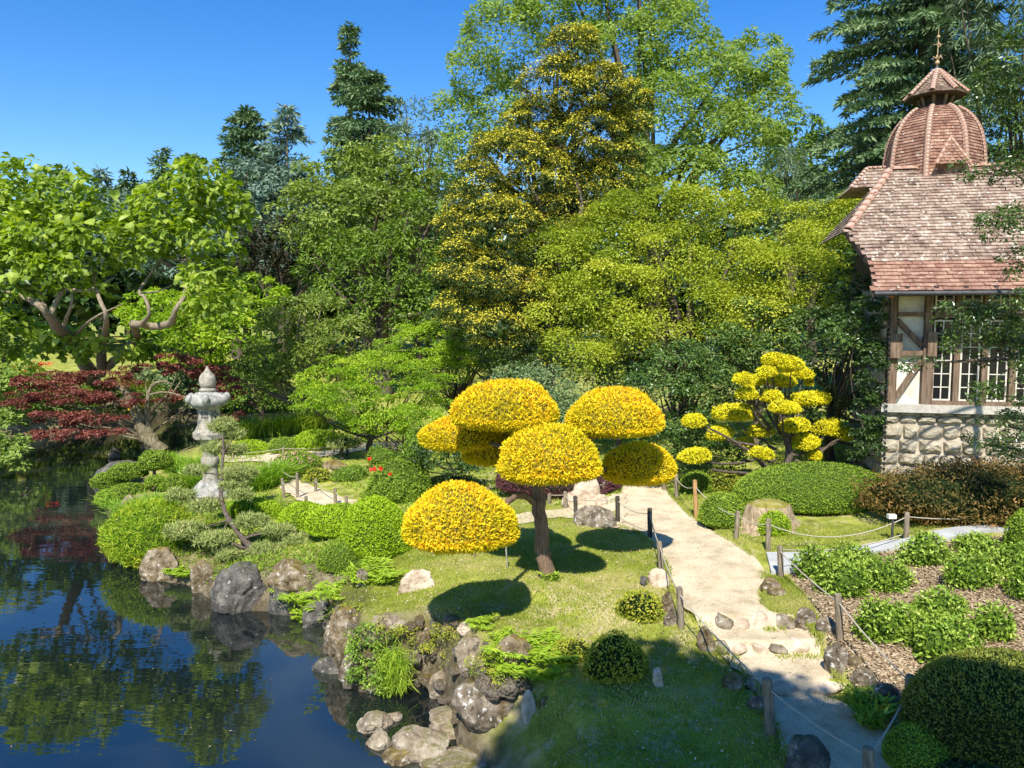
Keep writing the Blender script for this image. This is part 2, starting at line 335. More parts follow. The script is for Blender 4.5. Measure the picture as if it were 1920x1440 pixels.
dry = ramp(nt, [(.3, (.36, .29, .13)), (.7, (.60, .50, .30))]); L(noi(30, 8, .8), dry.inputs[0])
dm = ramp(nt, [(.46, (0, 0, 0)), (.60, (1, 1, 1))])
av = N('ShaderNodeAttribute'); av.attribute_name = 'dry'
ma = N('ShaderNodeMath'); ma.operation = 'ADD'; L(noi(2.6, 9, .75), ma.inputs[0]); L(av.outputs['Fac'], ma.inputs[1]); L(ma.outputs[0], dm.inputs[0])
c = mixc(dm.outputs[0], g1.outputs[0], dry.outputs[0])
# leaf-litter mulch
v = N('ShaderNodeTexVoronoi'); v.inputs['Scale'].default_value = 26; L(ge.outputs['Position'], v.inputs['Vector'])
mr = ramp(nt, [(0, (.14, .09, .05)), (.4, (.30, .215, .13)), (.75, (.46, .36, .23)), (1, (.6, .5, .34))]); L(v.outputs['Color'], mr.inputs[0])
am = N('ShaderNodeAttribute'); am.attribute_name = 'mulch'; c = mixc(am.outputs['Fac'], c, mr.outputs[0])
bk = ramp(nt, [(.3, (.035, .03, .018)), (.5, (.13, .10, .06)), (.7, (.3, .25, .17))]); L(noi(3.3, 8, .7), bk.inputs[0])
ab = N('ShaderNodeAttribute'); ab.attribute_name = 'bank'; c = mixc(ab.outputs['Fac'], c, bk.outputs[0])
L(c, b.inputs['Base Color']); b.inputs['Roughness'].default_value = .95; b.inputs['Specular IOR Level'].default_value = .1
bp = N('ShaderNodeBump'); bp.inputs['Strength'].default_value = .8; bp.inputs['Distance'].default_value = .03; L(noi(22, 8, .8), bp.inputs['Height']); L(bp.outputs[0], b.inputs['Normal'])
ground = mb.build('ground', gm, kind='structure')
def pattr(o, name, v):
    a = o.data.attributes.new(name, 'FLOAT', 'POINT'); a.data.foreach_set('value', np.asarray(v, np.float32).ravel())
def sm(t): t = np.clip(t, 0, 1); return t * t * (3 - 2 * t)
sdm = polydist(X, Y, MULCH) + .1 * sinn(X, Y, 6, 2); pattr(ground, 'mulch', sm(.5 - sdm / .25))
sdp = polydist(X, Y, POND); bank = np.where(Z < 0, 1, sm(1 - (sdp + .25 * sinn(X, Y, 3, 5)) / np.where(X > -2.6, .75, 2.2)))
pattr(ground, 'bank', bank)
# dry patches: round the trunk and along the cliff edge and the path's edge
tx, ty = G0(1020, 1085)
dd = .10 * np.exp(-((X - tx - .6) ** 2 + (Y - ty + .9) ** 2) / 2.0) + .05 * np.exp(-((X - tx - 2.2) ** 2 + (Y - ty) ** 2) / 1.2) - .04
dd = np.where(polydist(X, Y, LAWN) < .6, dd, -.03)
dd = np.where((X < -1.0) & (Y > 13), dd - .03, dd)
pattr(ground, 'dry', dd)
# ---------------------------------------------------------------- water
wm, nt, b, N, L = newmat('pond_water')
ge = N('ShaderNodeNewGeometry')
mp = N('ShaderNodeMapping'); mp.inputs['Scale'].default_value = (.8, 2.4, 1); L(ge.outputs['Position'], mp.inputs[0])
n = N('ShaderNodeTexNoise'); n.inputs['Scale'].default_value = 1.1; n.inputs['Detail'].default_value = 3; L(mp.outputs[0], n.inputs['Vector'])
bp = N('ShaderNodeBump'); bp.inputs['Strength'].default_value = .035; bp.inputs['Distance'].default_value = .1; L(n.outputs[0], bp.inputs['Height']); L(bp.outputs[0], b.inputs['Normal'])
b.inputs['Base Color'].default_value = (.022, .026, .016, 1)
# a dusty pollen film floats on the calm far water
n2 = N('ShaderNodeTexNoise'); n2.inputs['Scale'].default_value = .13; n2.inputs['Detail'].default_value = 4; n2.inputs['Distortion'].default_value = 1.2; L(ge.outputs['Position'], n2.inputs['Vector'])
rr = ramp(nt, [(.48, (.005, .009, .010)), (.74, (.05, .056, .034))]); L(n2.outputs[0], rr.inputs[0]); L(rr.outputs[0], b.inputs['Base Color'])
b.inputs['Roughness'].default_value = .015; b.inputs['IOR'].default_value = 1.65; b.inputs['Specular IOR Level'].default_value = 1.0
mb = MB(); mb.add([(-80, -40, 0), (12, -40, 0), (12, 70, 0), (-80, 70, 0)], [(0, 1, 2, 3)]); mb.build('water', wm, kind='structure')
# ---------------------------------------------------------------- paths, draped on the ground
def fine(P, step, jit, seed):
    rng = np.random.default_rng(seed); o = []
    for i in range(len(P)):
        a = np.array(P[i]); c2 = np.array(P[(i + 1) % len(P)]); d = c2 - a; l = np.linalg.norm(d); k = max(1, int(l / step))
        nn = np.array([-d[1], d[0]]) / (l + 1e-9)
        for j in range(k): o.append(a + d * j / k + nn * rng.normal(0, jit))
    return o
def drape(name, px, mat, lift=.02, step=.12, jit=.03, zf=None, seed=0, thick=0, org=None, world_pts=None, smooth_c=True):
    base = world_pts or [G0(*p) for p in px]
    if smooth_c:
        cl = base + base[:1]; base = [tuple(q) for q in curve(cl, 4)[:-1]]
    P = fine(base, step, jit, seed)
    A = np.array(P); gx = np.arange(A[:, 0].min(), A[:, 0].max(), step * 1.2); gy = np.arange(A[:, 1].min(), A[:, 1].max(), step * 1.2)
    XX, YY = np.meshgrid(gx, gy); rng = np.random.default_rng(seed); XX = XX + rng.uniform(-.03, .03, XX.shape); ins = polydist(XX, YY, A) < -step * .5
    pts = [Vector(p) for p in P] + [Vector((x, y)) for x, y in zip(XX[ins], YY[ins])]
    nb = len(P); ed = [(i, (i + 1) % nb) for i in range(nb)]
    v, e, f, _, _, _ = geometry.delaunay_2d_cdt(pts, ed, [], 1, 1e-5)
    VV = np.array([tuple(q) for q in v]); zz = (zf or Hn)(VV[:, 0], VV[:, 1]) + lift
    m = MB(); Vt = np.column_stack([VV, zz]); m.add(Vt, [tuple(t) for t in f if len(t) == 3], 0, .5, True)
    if thick:
        ring = np.array(P); zr = (zf or Hn)(ring[:, 0], ring[:, 1]) + lift
        top = np.column_stack([ring, zr]); bot = top - [0, 0, thick]
        k = len(P); m.add(np.vstack([top, bot]), [(i, (i + 1) % k, k + (i + 1) % k, k + i) for i in range(k)], 0)
    return m.build(name, mat, kind='structure')
sand = texmat('sand', [(.3, (.44, .34, .20)), (.5, (.66, .54, .35)), (.7, (.78, .67, .46))], 2.2, .95, 1, 55, 14, coords='Object', spot=((.44, .35, .22), 45, .62), dist=.025)
def zpath(x, y):
    h = Hn(x, y)
    z = np.full(np.shape(x), .93)
    y0 = STEPS[0][0]
    for ys_, zb, rise in STEPS: z = z + rise * sm((y - ys_) / .07)
    k = sm((y - STEPS[2][0] - .3) / 1.5)
    st = z * (1 - k) + h * k
    k2 = sm((y0 - .5 - y) / 1.0)
    st = st * (1 - k2) + h * k2
    return np.maximum(st, h - .3)
main_px = [(1168,912),(1160,945),(1150,985),(1195,998),(1228,1025),(1252,1065),(1268,1110),(1292,1160),(1330,1182),(1352,1215),(1385,1258),(1430,1305),(1455,1370),(1480,1440),(1530,1700),(1760,1700),(1700,1440),(1672,1385),(1648,1340),(1590,1300),(1550,1250),(1535,1200),(1500,1165),(1445,1150),(1425,1120),(1433,1085),(1420,1050),(1375,1018),(1330,995),(1296,968),(1262,935),(1235,906)]
MAINW = [G0(*p) for p in main_px]
# the ground is cut down a little under the stepped part of the path
co = np.stack([X, Y, Z], -1)
msk = polydist(X, Y, np.array(MAINW)); zp = zpath(X, Y)
inn = msk < .12
Z2 = np.where(inn, np.minimum(Z, zp - .03), Z); co[..., 2] = Z2
ground.data.vertices.foreach_set('co', co.reshape(-1, 3).astype(np.float32).ravel()); ground.data.update()
drape('sand_path', main_px, sand, .0, .09, .022, zpath, 1, world_pts=MAINW)
drape('side_path', [(1175,925),(1110,940),(1060,955),(1000,962),(950,970),(890,985),(880,1005),(950,990),(1010,977),(1065,972),(1120,985),(1165,990)], sand, .025, .12, .03, None, 2)
drape('far_path', [(420,856),(500,851),(600,843),(680,833),(770,832),(775,843),(690,846),(620,856),(560,862),(530,872),(545,892),(580,912),(640,935),(690,945),(660,965),(610,950),(560,940),(525,915),(505,885),(495,868),(420,868)], sand, .035, .16, .03, None, 3)
conc = texmat('concrete', [(.3, (.36, .36, .34)), (.7, (.50, .50, .47))], 3, .9, .4, 40)
drape('concrete_path', [(1437,1041),(1490,1043),(1560,1038),(1640,1022),(1760,1000),(1960,975),(1960,992),(1780,1015),(1650,1037),(1570,1060),(1505,1076),(1446,1079)], conc, .06, .15, .0, None, 4, thick=.12, smooth_c=False)
# ---------------------------------------------------------------- vegetation builders
SEED = [100]
def sd():
    SEED[0] += 1; return SEED[0]
def shell(mb, c, rx, ry, ru, rd, dens, L, W, seed, amp=.05, freq=4, orange=0, out=.8, core=1, jit=.35, yaw=0, sink=.0, loose=0, nw=.85, flatb=0):
    """a clipped or rounded mass: dark dense core, shoots all over its surface. Dome above c with height ru, belly rd below"""
    rng = np.random.default_rng(seed)
    area = 2 * math.pi * ((rx * ry) ** .8 + (rx * ru) ** .8 + (ry * ru) ** .8) / 3 * 1.3
    n = int(dens * area)
    D = nrm(rng.normal(size=(n, 3)))
    def surf(D):
        ph = np.arctan2(D[:, 1], D[:, 0])
        rr = 1 + amp * noise3(D, freq, seed) + amp * .5 * noise3(D, freq * 2.5, seed + 1)
        S = np.where(D[:, 2:3] > 0, ru, rd)
        if flatb:
            hz_ = np.sqrt(np.clip(1 - D[:, 2] ** 2, 0, 1)); k_ = np.where(D[:, 2] < 0, np.clip(hz_ ** .5, .0, 1) / np.maximum(hz_, .05), 1); Q = np.column_stack([D[:, 0] * rx * k_, D[:, 1] * ry * k_, D[:, 2] * S[:, 0]]) * rr[:, None]
        else: Q = np.column_stack([D[:, 0] * rx, D[:, 1] * ry, D[:, 2] * S[:, 0]]) * rr[:, None]
        Nn = nrm(np.column_stack([D[:, 0] / rx, D[:, 1] / ry, D[:, 2] / S[:, 0]]))
        if yaw:
            ca, sa = math.cos(yaw), math.sin(yaw)
            for A in (Q, Nn):
                x = A[:, 0] * ca - A[:, 1] * sa; A[:, 1] = A[:, 0] * sa + A[:, 1] * ca; A[:, 0] = x
        return Q, Nn
    Q, Nn = surf(D)
    P = Q + np.array(c)
    T = nrm(Nn * out + rng.normal(size=(n, 3)) * jit + np.array([0, 0, .25]))
    Nl = nrm(np.cross(T, rng.normal(size=(n, 3))) + Nn * nw)
    t = .42 + .16 * rng.normal(size=n) + .10 * noise3(D, 6, seed + 3)
    t = t + .14 * noise3(D, 3.3, seed + 12)
    if orange: t = t + orange * np.clip(D[:, 2], 0, 1) ** 2 * (.8 + .5 * noise3(D, 2.2, seed + 4))
    if loose:
        q = rng.random(n) ** 2.2; P = P + Nn * (q * loose)[:, None]; t = t + (q - .25) * .45
    P = P - T * L * (.35 + sink) + Nn * rng.normal(0, L * .22, (n, 1))
    leaves(mb, P, Nl, L, W, rng, T, np.clip(t, 0, 1), 0)
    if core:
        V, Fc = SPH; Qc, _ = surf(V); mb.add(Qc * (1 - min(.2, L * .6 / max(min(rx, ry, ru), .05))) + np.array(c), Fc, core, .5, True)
def bush(name, label, px0, px1, pyt, pyb, kind='lime', dens=1500, L=.045, W=.02, amp=.05, freq=4, dr=.85, group=None, cat='shrub', belly=.25, cm='core', jit=.35, out=.8, orange=0, zoff=0, **kw):
    """a rounded shrub that stands on the ground where its foot shows in the picture"""
    g = G((px0 + px1) / 2, pyb); Yf = g.y
    ry = (px1 - px0) / 2 / F * Yf * dr; Yc = Yf + ry
    rx = (px1 - px0) / 2 / F * Yc; x = at((px0 + px1) / 2, pyb, Yc).x; z = H(x, Yc)
    top = at((px0 + px1) / 2, pyt, Yc + ry * .15).z; h = max(top - g.z, .12)
    rd = h * belly
    mb = MB(); s = sd()
    shell(mb, (x, Yc, g.z + rd * .85 + zoff), rx, ry, h - rd * .85, rd, dens, L, W, s, amp, freq, orange, out, 1, jit, **kw)
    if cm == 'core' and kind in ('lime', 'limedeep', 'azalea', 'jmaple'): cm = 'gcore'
    o = mb.build(name, [M[kind], M[cm]], None, org=(x, Yc, g.z))
    return tag(o, label, cat, group)
def crown(mb, lobes, pr, dens, nl, L, W, seed, flat=.65, up=.5, droop=0, tipw=0, back=.5, patchy=0, mat=0, fill=0, gold=0, fillk=1):
    """lobes: world ellipsoids ((x,y,z),(rx,ry,rz)). Leaf sprays sit in many small puffs over them. Returns puff centres"""
    rng = np.random.default_rng(seed); PC = []; PD = []; PR = []
    for c, r in lobes:
        r = np.array(r); a = 4 * math.pi * (((r[0] * r[1]) ** 1.6 + (r[0] * r[2]) ** 1.6 + (r[1] * r[2]) ** 1.6) / 3) ** (1 / 1.6)
        n = max(3, int(dens * a / (math.pi * pr * pr)))
        D = nrm(rng.normal(size=(n, 3)) + np.array([0, -.25, .25]))
        keep = (D[:, 1] < .25) | (rng.random(n) < back); D = D[keep]
        k = rng.uniform(.72, 1.02, (len(D), 1))
        PC.append(np.array(c) + D * r * k); PD.append(D); PR.append(pr * rng.uniform(.6, 1.3, len(D)))
    PC = np.concatenate(PC); PD = np.concatenate(PD); PR = np.concatenate(PR)
    # drop puffs that lie deep inside another lobe
    keep = np.ones(len(PC), bool)
    for c, r in lobes: keep &= (np.sum(((PC - np.array(c)) / (np.array(r) * .68)) ** 2, 1) > 1)
    PC, PD, PR = PC[keep], PD[keep], PR[keep]
    npf = len(PC); idx = np.repeat(np.arange(npf), nl); n = len(idx)
    d = nrm(rng.normal(size=(n, 3)) + np.array([0, 0, up]) + PD[idx] * .7)
    rad = PR[idx][:, None] * (.45 + .6 * np.sqrt(rng.random((n, 1))))
    P = PC[idx] + d * rad * np.array([1, 1, flat])
    P[:, 2] -= droop * rad[:, 0] * (d[:, 0] ** 2 + d[:, 1] ** 2)
    Nn = nrm(d * .45 + np.array([0, 0, .55]) + rng.normal(size=(n, 3)) * .42)
    hor = nrm(d * np.array([1, 1, .15]) + rng.normal(size=(n, 3)) * .5 + np.array([0, 0, -droop * .6]))
    pt = rng.normal(0, .12, npf)
    t = .40 + pt[idx] + rng.normal(0, .13, n) + tipw * (rad[:, 0] / PR[idx] - .75) * 1.2
    if gold: t = np.where((d[:, 2] > .25) & (rad[:, 0] / PR[idx] > .72) & (rng.random(n) < gold), .92 + rng.normal(0, .07, n), .28 + rng.normal(0, .12, n))
    if patchy: t += patchy * noise3(PC * .5, 1.2, seed + 5)[idx]
    leaves(mb, P, Nn, L, W, rng, hor, np.clip(t, 0, 1), mat)
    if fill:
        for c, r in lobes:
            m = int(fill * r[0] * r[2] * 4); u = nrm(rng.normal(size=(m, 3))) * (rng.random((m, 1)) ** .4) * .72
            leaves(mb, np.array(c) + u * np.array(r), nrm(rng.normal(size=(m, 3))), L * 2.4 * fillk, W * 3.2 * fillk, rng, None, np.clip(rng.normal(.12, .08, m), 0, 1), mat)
    return PC, PR
def lob(specs):
    """(px, py, half width px, half height px, distance[, depth half width m])"""
    o = []
    for s in specs:
        c = at(s[0], s[1], s[4]); k = s[4] / F * (1 + .0)
        o.append(((c.x, c.y, c.z), (s[2] * k, s[5] if len(s) > 5 else min(s[2], s[3] * 1.3) * k, s[3] * k)))
    return o
def tree(name, label, cat, lobes, kind, base, pr, dens, nl, L, W, bark='bark', trunk_r=.2, nlimb=12, group=None, limbs=None, fork=.45, **kw):
    """base: (px, Y) or world (x,y): where the trunk stands"""
    s = sd(); rng = random.Random(s)
    lo = lob(lobes)
    bx, by = base; bz = max(H(bx, by), 0) if True else 0
    r = root(name, (bx, by, bz), label, cat, group)
    mb = MB(); PC, PR = crown(mb, lo, pr, dens, nl, L, W, s, **kw)
    cr = mb.build('crown', M[kind], r)
    tb = MB()
    cx = sum(l[0][0] * l[1][0] for l in lo) / sum(l[1][0] for l in lo); cy = sum(l[0][1] * l[1][0] for l in lo) / sum(l[1][0] for l in lo)
    zt = max(l[0][2] + l[1][2] * .5 for l in lo); zf = bz + (zt - bz) * fork
    fx = bx + (cx - bx) * .5; fy = by + (cy - by) * .5
    limb(tb, [(bx, by, bz - .3, trunk_r * 1.35), (bx, by, bz + .25, trunk_r), (bx * .6 + fx * .4, by * .6 + fy * .4, bz + (zf - bz) * .5, trunk_r * .85), (fx, fy, zf, trunk_r * .7)], 4, 8, s)
    idx = list(range(len(PC))); rng.shuffle(idx)
    for i in idx[:nlimb]:
        p = PC[i]; t = rng.uniform(.55, 1.0)
        sx, sy, sz = bx + (fx - bx) * t, by + (fy - by) * t, bz + (zf - bz) * t
        if p[2] < sz: sz = bz + (p[2] - bz) * .7
        mx, my, mz = sx * .5 + p[0] * .5, sy * .5 + p[1] * .5, sz * .45 + p[2] * .55 - .15
        limb(tb, [(sx, sy, sz, trunk_r * .5), (mx + rng.uniform(-.3, .3), my, mz, trunk_r * .3), (p[0], p[1], p[2], trunk_r * .08)], 4, 5, s + i)
    if limbs:
        for l in limbs: limb(tb, l, 5, 7, s)
    tb.build('trunk', M[bark], r)
    return r
def conifer(name, label, px, pytop, pybase, Y, wpx, kind='fir', group=None, L=.6, W=.16, n=9000, droop=.35, shape=.8, start=.12, gap=0, irr=.35, cat='tree', bark='bark', lean=0, nb=None, asym=0, flatten=0):
    top = at(px, pytop, Y); x = at(px, pybase, Y).x; bz = max(H(x, Y), 0); s = sd(); rng = np.random.default_rng(s)
    Ht = top.z - bz; Rm = wpx / 2 / F * Y
    r = root(name, (x, Y, bz), label, cat, group)
    nbr = nb or int(60 + Ht * 7)
    t = np.sort(start + (1 - start) * rng.random(nbr) ** .85)
    if gap: t = t[(np.sin(t * 37 + s) > -1 + gap) | (rng.random(nbr) < .3)]; nbr = len(t)
    az = rng.uniform(0, 6.283, nbr); BL = Rm * (1 - t) ** shape * (1 - irr + 2 * irr * rng.random(nbr)) + .02 * Ht
    BL *= 1 + asym * np.cos(az)
    BD = np.column_stack([np.cos(az), np.sin(az), 0 * az])
    w = BL / BL.sum(); k = rng.choice(nbr, n, p=w); u = rng.random(n) ** .7
    side = rng.normal(0, .16, n) * (1.1 - u) * BL[k] + rng.normal(0, .05, n)
    pz = bz + t[k] * Ht; ax = x + (top.x - x) * t[k] + lean * t[k]
    dz = BL[k] * (.22 * u - droop * u * u) * (1 - .6 * t[k])
    S = np.column_stack([-BD[k][:, 1], BD[k][:, 0], 0 * u])
    P = np.column_stack([ax, np.full(n, Y), pz + dz]) + BD[k] * (u * BL[k])[:, None] + S * side[:, None]
    P[:, 2] -= np.abs(rng.normal(0, .1, n)) * L + .25 * np.abs(side)
    T = nrm(BD[k] + S * np.sign(side)[:, None] * .8 + rng.normal(size=(n, 3)) * .35 + np.array([0, 0, -droop]))
    Nn = nrm(np.array([0, -.2, .7]) + rng.normal(size=(n, 3)) * .75)
    mb = MB(); leaves(mb, P, Nn, L, W, rng, T, np.clip(.3 + .35 * u + rng.normal(0, .12, n) + rng.normal(0, .1, nbr)[k], 0, 1), 0)
    mb.build('crown', M[kind], r)
    tb = MB(); tr = .012 * Ht + .06
    limb(tb, [(x, Y, bz - .3, tr * 1.3), (x * .7 + top.x * .3, Y, bz + Ht * .3, tr * .9), (x * .3 + top.x * .7, Y, bz + Ht * .7, tr * .45), (top.x, Y, bz + Ht * .99, .02)], 5, 7, s)
    for i in range(0, nbr, max(1, nbr // 45)):
        a = np.array([x + (top.x - x) * t[i], Y, bz + t[i] * Ht]); e = a + BD[i] * BL[i] * .85 + np.array([0, 0, BL[i] * (.19 - droop * .72) * (1 - .6 * t[i])]); m = (a + e) / 2 + np.array([0, 0, .06 * BL[i]])
        limb(tb, [(*a, tr * .3), (*m, tr * .2), (*e, .01)], 3, 4, i)
    tb.build('trunk', M[bark], r); return r
# ---------------------------------------------------------------- rocks
import bmesh
def ico(n):
    b = bmesh.new(); bmesh.ops.create_icosphere(b, subdivisions=n, radius=1); V = np.array([v.co[:] for v in b.verts]); Fc = np.array([[v.index for v in f.verts] for f in b.faces]); b.free(); return V, Fc
ICO = {3: ico(4), 2: ico(3), 4: ico(5)}
def rockmesh(mb, c, r, seed, rough=.16, cuts=9, lvl=4, tilt=0, mat=0):
    V, Fc = ICO[lvl]; rng = np.random.default_rng(seed); Q = V.copy()
    for i in range(cuts):
        k = nrm(rng.normal(size=3) * np.array([1, 1, .8])); d = rng.uniform(.55, .88); p = Q @ k; over = np.maximum(p - d, 0); Q = Q - over[:, None] * k * .93
    W2 = V + .25 * np.column_stack([noise3(V, 3, seed + 7), noise3(V, 3, seed + 8), noise3(V, 3, seed + 9)])
    Q = Q * (1 + rough * noise3(V, 2.2, seed) - rough * .6 * (1 - np.abs(noise3(W2, 4, seed + 1))) ** 5 - rough * .25 * (1 - np.abs(noise3(W2, 9, seed + 4))) ** 5 + rough * .2 * noise3(W2, 15, seed + 2) + rough * .12 * noise3(V, 34, seed + 3))[:, None]
    if tilt:
        ca, sa = math.cos(tilt), math.sin(tilt); x = Q[:, 0] * ca - Q[:, 2] * sa; Q[:, 2] = Q[:, 0] * sa + Q[:, 2] * ca; Q[:, 0] = x
    mb.add(Q * np.array(r) + np.array(c), Fc, mat, .5, True)
def rock(label, px0, px1, pyt, pyb, mat='rock', depth=.8, sunk=.35, name='rock', seed=None, rough=.17, tilt=0, cat='rock', cuts=11, zc=None, group=None, water=False, lvl=4):
    g = onz((px0 + px1) / 2, pyb, .02) if water else G((px0 + px1) / 2, pyb)
    hw = (px1 - px0) / 2 / F * g.y * 1.08; ry = hw * depth; Yc = g.y + ry * .8
    x = at((px0 + px1) / 2, pyb, Yc).x; top = at((px0 + px1) / 2, pyt, Yc).z
    h = max(top - g.z, .06); rz = h / (1 - sunk) / 1.0 * .62; cz = top - rz * .93
    if zc is not None: cz = zc
    s = seed or sd(); mb = MB(); rockmesh(mb, (x, Yc, cz), (hw, ry, rz), s, rough, cuts, lvl, tilt)
    return tag(mb.build(name, M[mat], None, org=(x, Yc, g.z)), label, cat, group)
# ---------------------------------------------------------------- the half-timbered house on the right
HA = R(12.7)
hp = onz(1652, 893, 2.2); HO = Vector((hp.x, hp.y, 2.2))
u_ = Vector((math.cos(HA), -math.sin(HA), 0)); v_ = Vector((math.sin(HA), math.cos(HA), 0))
def hit(px, py, o, n):
    """local house coordinates (along, back, up) of the view ray's hit with the plane through local point o, local normal n"""
    d = Vector(ray(px, py)); e = Vector((0, 0, CAMZ)) - HO
    dl = Vector((d.dot(u_), d.dot(v_), d.z)); el = Vector((e.dot(u_), e.dot(v_), e.z)); n = Vector(n); o = Vector(o)
    t = (o - el).dot(n) / dl.dot(n); return el + dl * t
def FP(px, py, y=0): return hit(px, py, (0, y, 0), (0, 1, 0))
M['plaster'] = texmat('plaster', [(.3, (.54, .49, .38)), (.5, (.70, .66, .56)), (.7, (.78, .75, .66))], 3, .95, .5, 25, 12)
M['timber'] = texmat('timber', [(.3, (.085, .055, .035)), (.5, (.17, .115, .075)), (.7, (.30, .215, .15))], 5, .85, .4, 16, stretch=(4, 4, .5))
M['timberdark'] = texmat('dark_timber', [(.3, (.03, .02, .015)), (.7, (.09, .06, .045))], 5, .85, .4, 16, stretch=(4, 4, .5))
M['mortar'] = texmat('mortar', [(.3, (.42, .355, .26)), (.7, (.60, .53, .41))], 5, .95, .5, 35)
M['stone'] = texmat('wall_stone', [(.3, (.20, .165, .11)), (.5, (.42, .355, .25)), (.7, (.60, .53, .40))], 4, .95, 1, 9, 12, spot=((.16, .145, .11), 9, .62), dist=.06)
M['ledge'] = texmat('ledge_stone', [(.3, (.36, .33, .27)), (.7, (.58, .54, .46))], 12, .9, .5, 40)
M['sash'] = texmat('sash_paint', [(.3, (.55, .50, .40)), (.7, (.74, .70, .60))], 6, .6, .15, 30)
M['tile'] = texmat('roof_tiles', [(.25, (.105, .07, .052)), (.42, (.225, .15, .108)), (.56, (.33, .24, .175)), (.75, (.46, .385, .30))], 3.5, .95, .5, 40, 12, spot=((.62, .57, .48), 9, .585), tint=.22, dist=.01)
M['tilered'] = texmat('red_roof_tiles', [(.2, (.11, .055, .04)), (.45, (.245, .125, .085)), (.62, (.35, .20, .135)), (.8, (.46, .31, .22))], 4, .95, .5, 40, 12, spot=((.58, .52, .42), 10, .62), tint=.25, dist=.01)
M['tileone'] = texmat('eaves_tiles', [(.2, (.11, .055, .04)), (.45, (.245, .13, .09)), (.62, (.35, .205, .14)), (.8, (.46, .31, .22))], 4, .95, .5, 40, 12, spot=((.58, .52, .42), 10, .62), tint=.25, dist=.01, coords='World')
M['ridge'] = texmat('ridge_tiles', [(.25, (.20, .10, .065)), (.5, (.38, .22, .15)), (.75, (.52, .42, .33))], 7, .95, .5, 30, 12, spot=((.58, .54, .46), 10, .6), tint=.4)
M['metal'] = texmat('dark_metal', [(.3, (.03, .03, .032)), (.7, (.08, .08, .08))], 8, .5, .1, 30)
M['brick'] = texmat('red_brick', [(.3, (.32, .10, .06)), (.7, (.5, .2, .12))], 8, .9, .4, 40)
gl, nt, b, N, L = newmat('dark_glass'); b.inputs['Base Color'].default_value = (.012, .013, .014, 1); b.inputs['Roughness'].default_value = .12; b.inputs['Specular IOR Level'].default_value = .25
M['glass'] = gl
house = root('timbered_house', HO, 'half-timbered stone house with tiled roof and small domed turret', 'house', rz=-HA)
def hpart(mb, name, mat, parent=None, **kw): return mb.build(name, mat, parent or house, **kw)
zl = FP(1700, 771).z; zl2 = FP(1700, 758).z              # ledge
ze = FP(1700, 556).z                                       # underside of the eaves at the wall
WX = 9.0
# core of the walls
mb = MB(); box(mb, .02, WX, .12, 3.2, -1.5, zl - .02); hpart(mb, 'wall_core', M['mortar'])
mb = MB(); box(mb, .28, WX, .22, 3.2, zl, ze + .25); hpart(mb, 'plaster_wall', M['plaster'])
mb = MB(); box(mb, -.08, WX, -.10, .3, zl - .02, zl2); hpart(mb, 'ledge', M['ledge'])
# stones of the lower wall
def stone(w, h, d, seed):
    rng = np.random.default_rng(seed); k = 10; mb = MB()
    a = np.arange(k) / k * 6.283
    ca, sa = np.cos(a), np.sin(a); q = np.maximum(np.abs(ca), np.abs(sa)); r = (1 / q) * .5 * rng.uniform(.88, 1.0, k) * (.88 + .12 * q ** 2)
    o = np.column_stack([ca * r * w, np.zeros(k), sa * r * h]); i2 = o * .86 + np.column_stack([0 * a, -d * rng.uniform(.5, .9, k), 0 * a]); i3 = o * rng.uniform(.4, .6, (k, 1)) + np.column_stack([0 * a, -d * rng.uniform(.85, 1.2, k), 0 * a])
    V = np.vstack([o, i2, i3, [[0, -d * 1.1, 0]]])
    mb.add(V, [(j, (j + 1) % k, k + (j + 1) % k, k + j) for j in range(k)] + [(k + j, k + (j + 1) % k, 2 * k + (j + 1) % k, 2 * k + j) for j in range(k)], 0, .5)
    mb.add(V, [(2 * k + j, 2 * k + (j + 1) % k, 3 * k) for j in range(k)], 0, .5)
    return mb
rs = random.Random(5)
def stones(x0, x1, z0, z1, hmin, hmax, wmin, wmax, side=False, mat='stone'):
    z = z0
    while z < z1 - .04:
        h = min(rs.uniform(hmin, hmax), z1 - z)
        if z1 - z - h < .09: h = z1 - z
        x = x0 - rs.uniform(0, .05)
        while x < x1 - .05:
            w = min(rs.uniform(wmin, wmax), x1 - x + .02)
            hh = h * (1 if rs.random() < .8 else .9)
            m = stone(w + .01, hh + .01, rs.uniform(.08, .15), rs.randint(0, 9999))
            o = m.build('stone', M[mat], house)
            if side: o.location = (.02, x + w / 2, z + h / 2); o.rotation_euler = (0, 0, -R(90))
            else: o.location = (x + w / 2, .12, z + h / 2)
            o.rotation_euler[1] = rs.uniform(-.05, .05)
            x += w
        z += h
stones(-.02, 4.1, -.35, zl - .10, .22, .42, .32, .62)
stones(-.02, 4.1, zl - .12, zl - .02, .1, .1, .25, .5)
stones(0.15, 3.2, -.3, ze, .25, .4, .25, .5, True)
mb = MB(); box(mb, .05, .3, .3, 3.2, zl - .02, ze + .25); hpart(mb, 'side_wall', M['mortar'])
for z in (FP(1650, 575).z, FP(1650, 600).z):
    mb = MB(); box(mb, -.06, .06, .2, .6, z, z + .06); hpart(mb, 'brick', M['brick'])
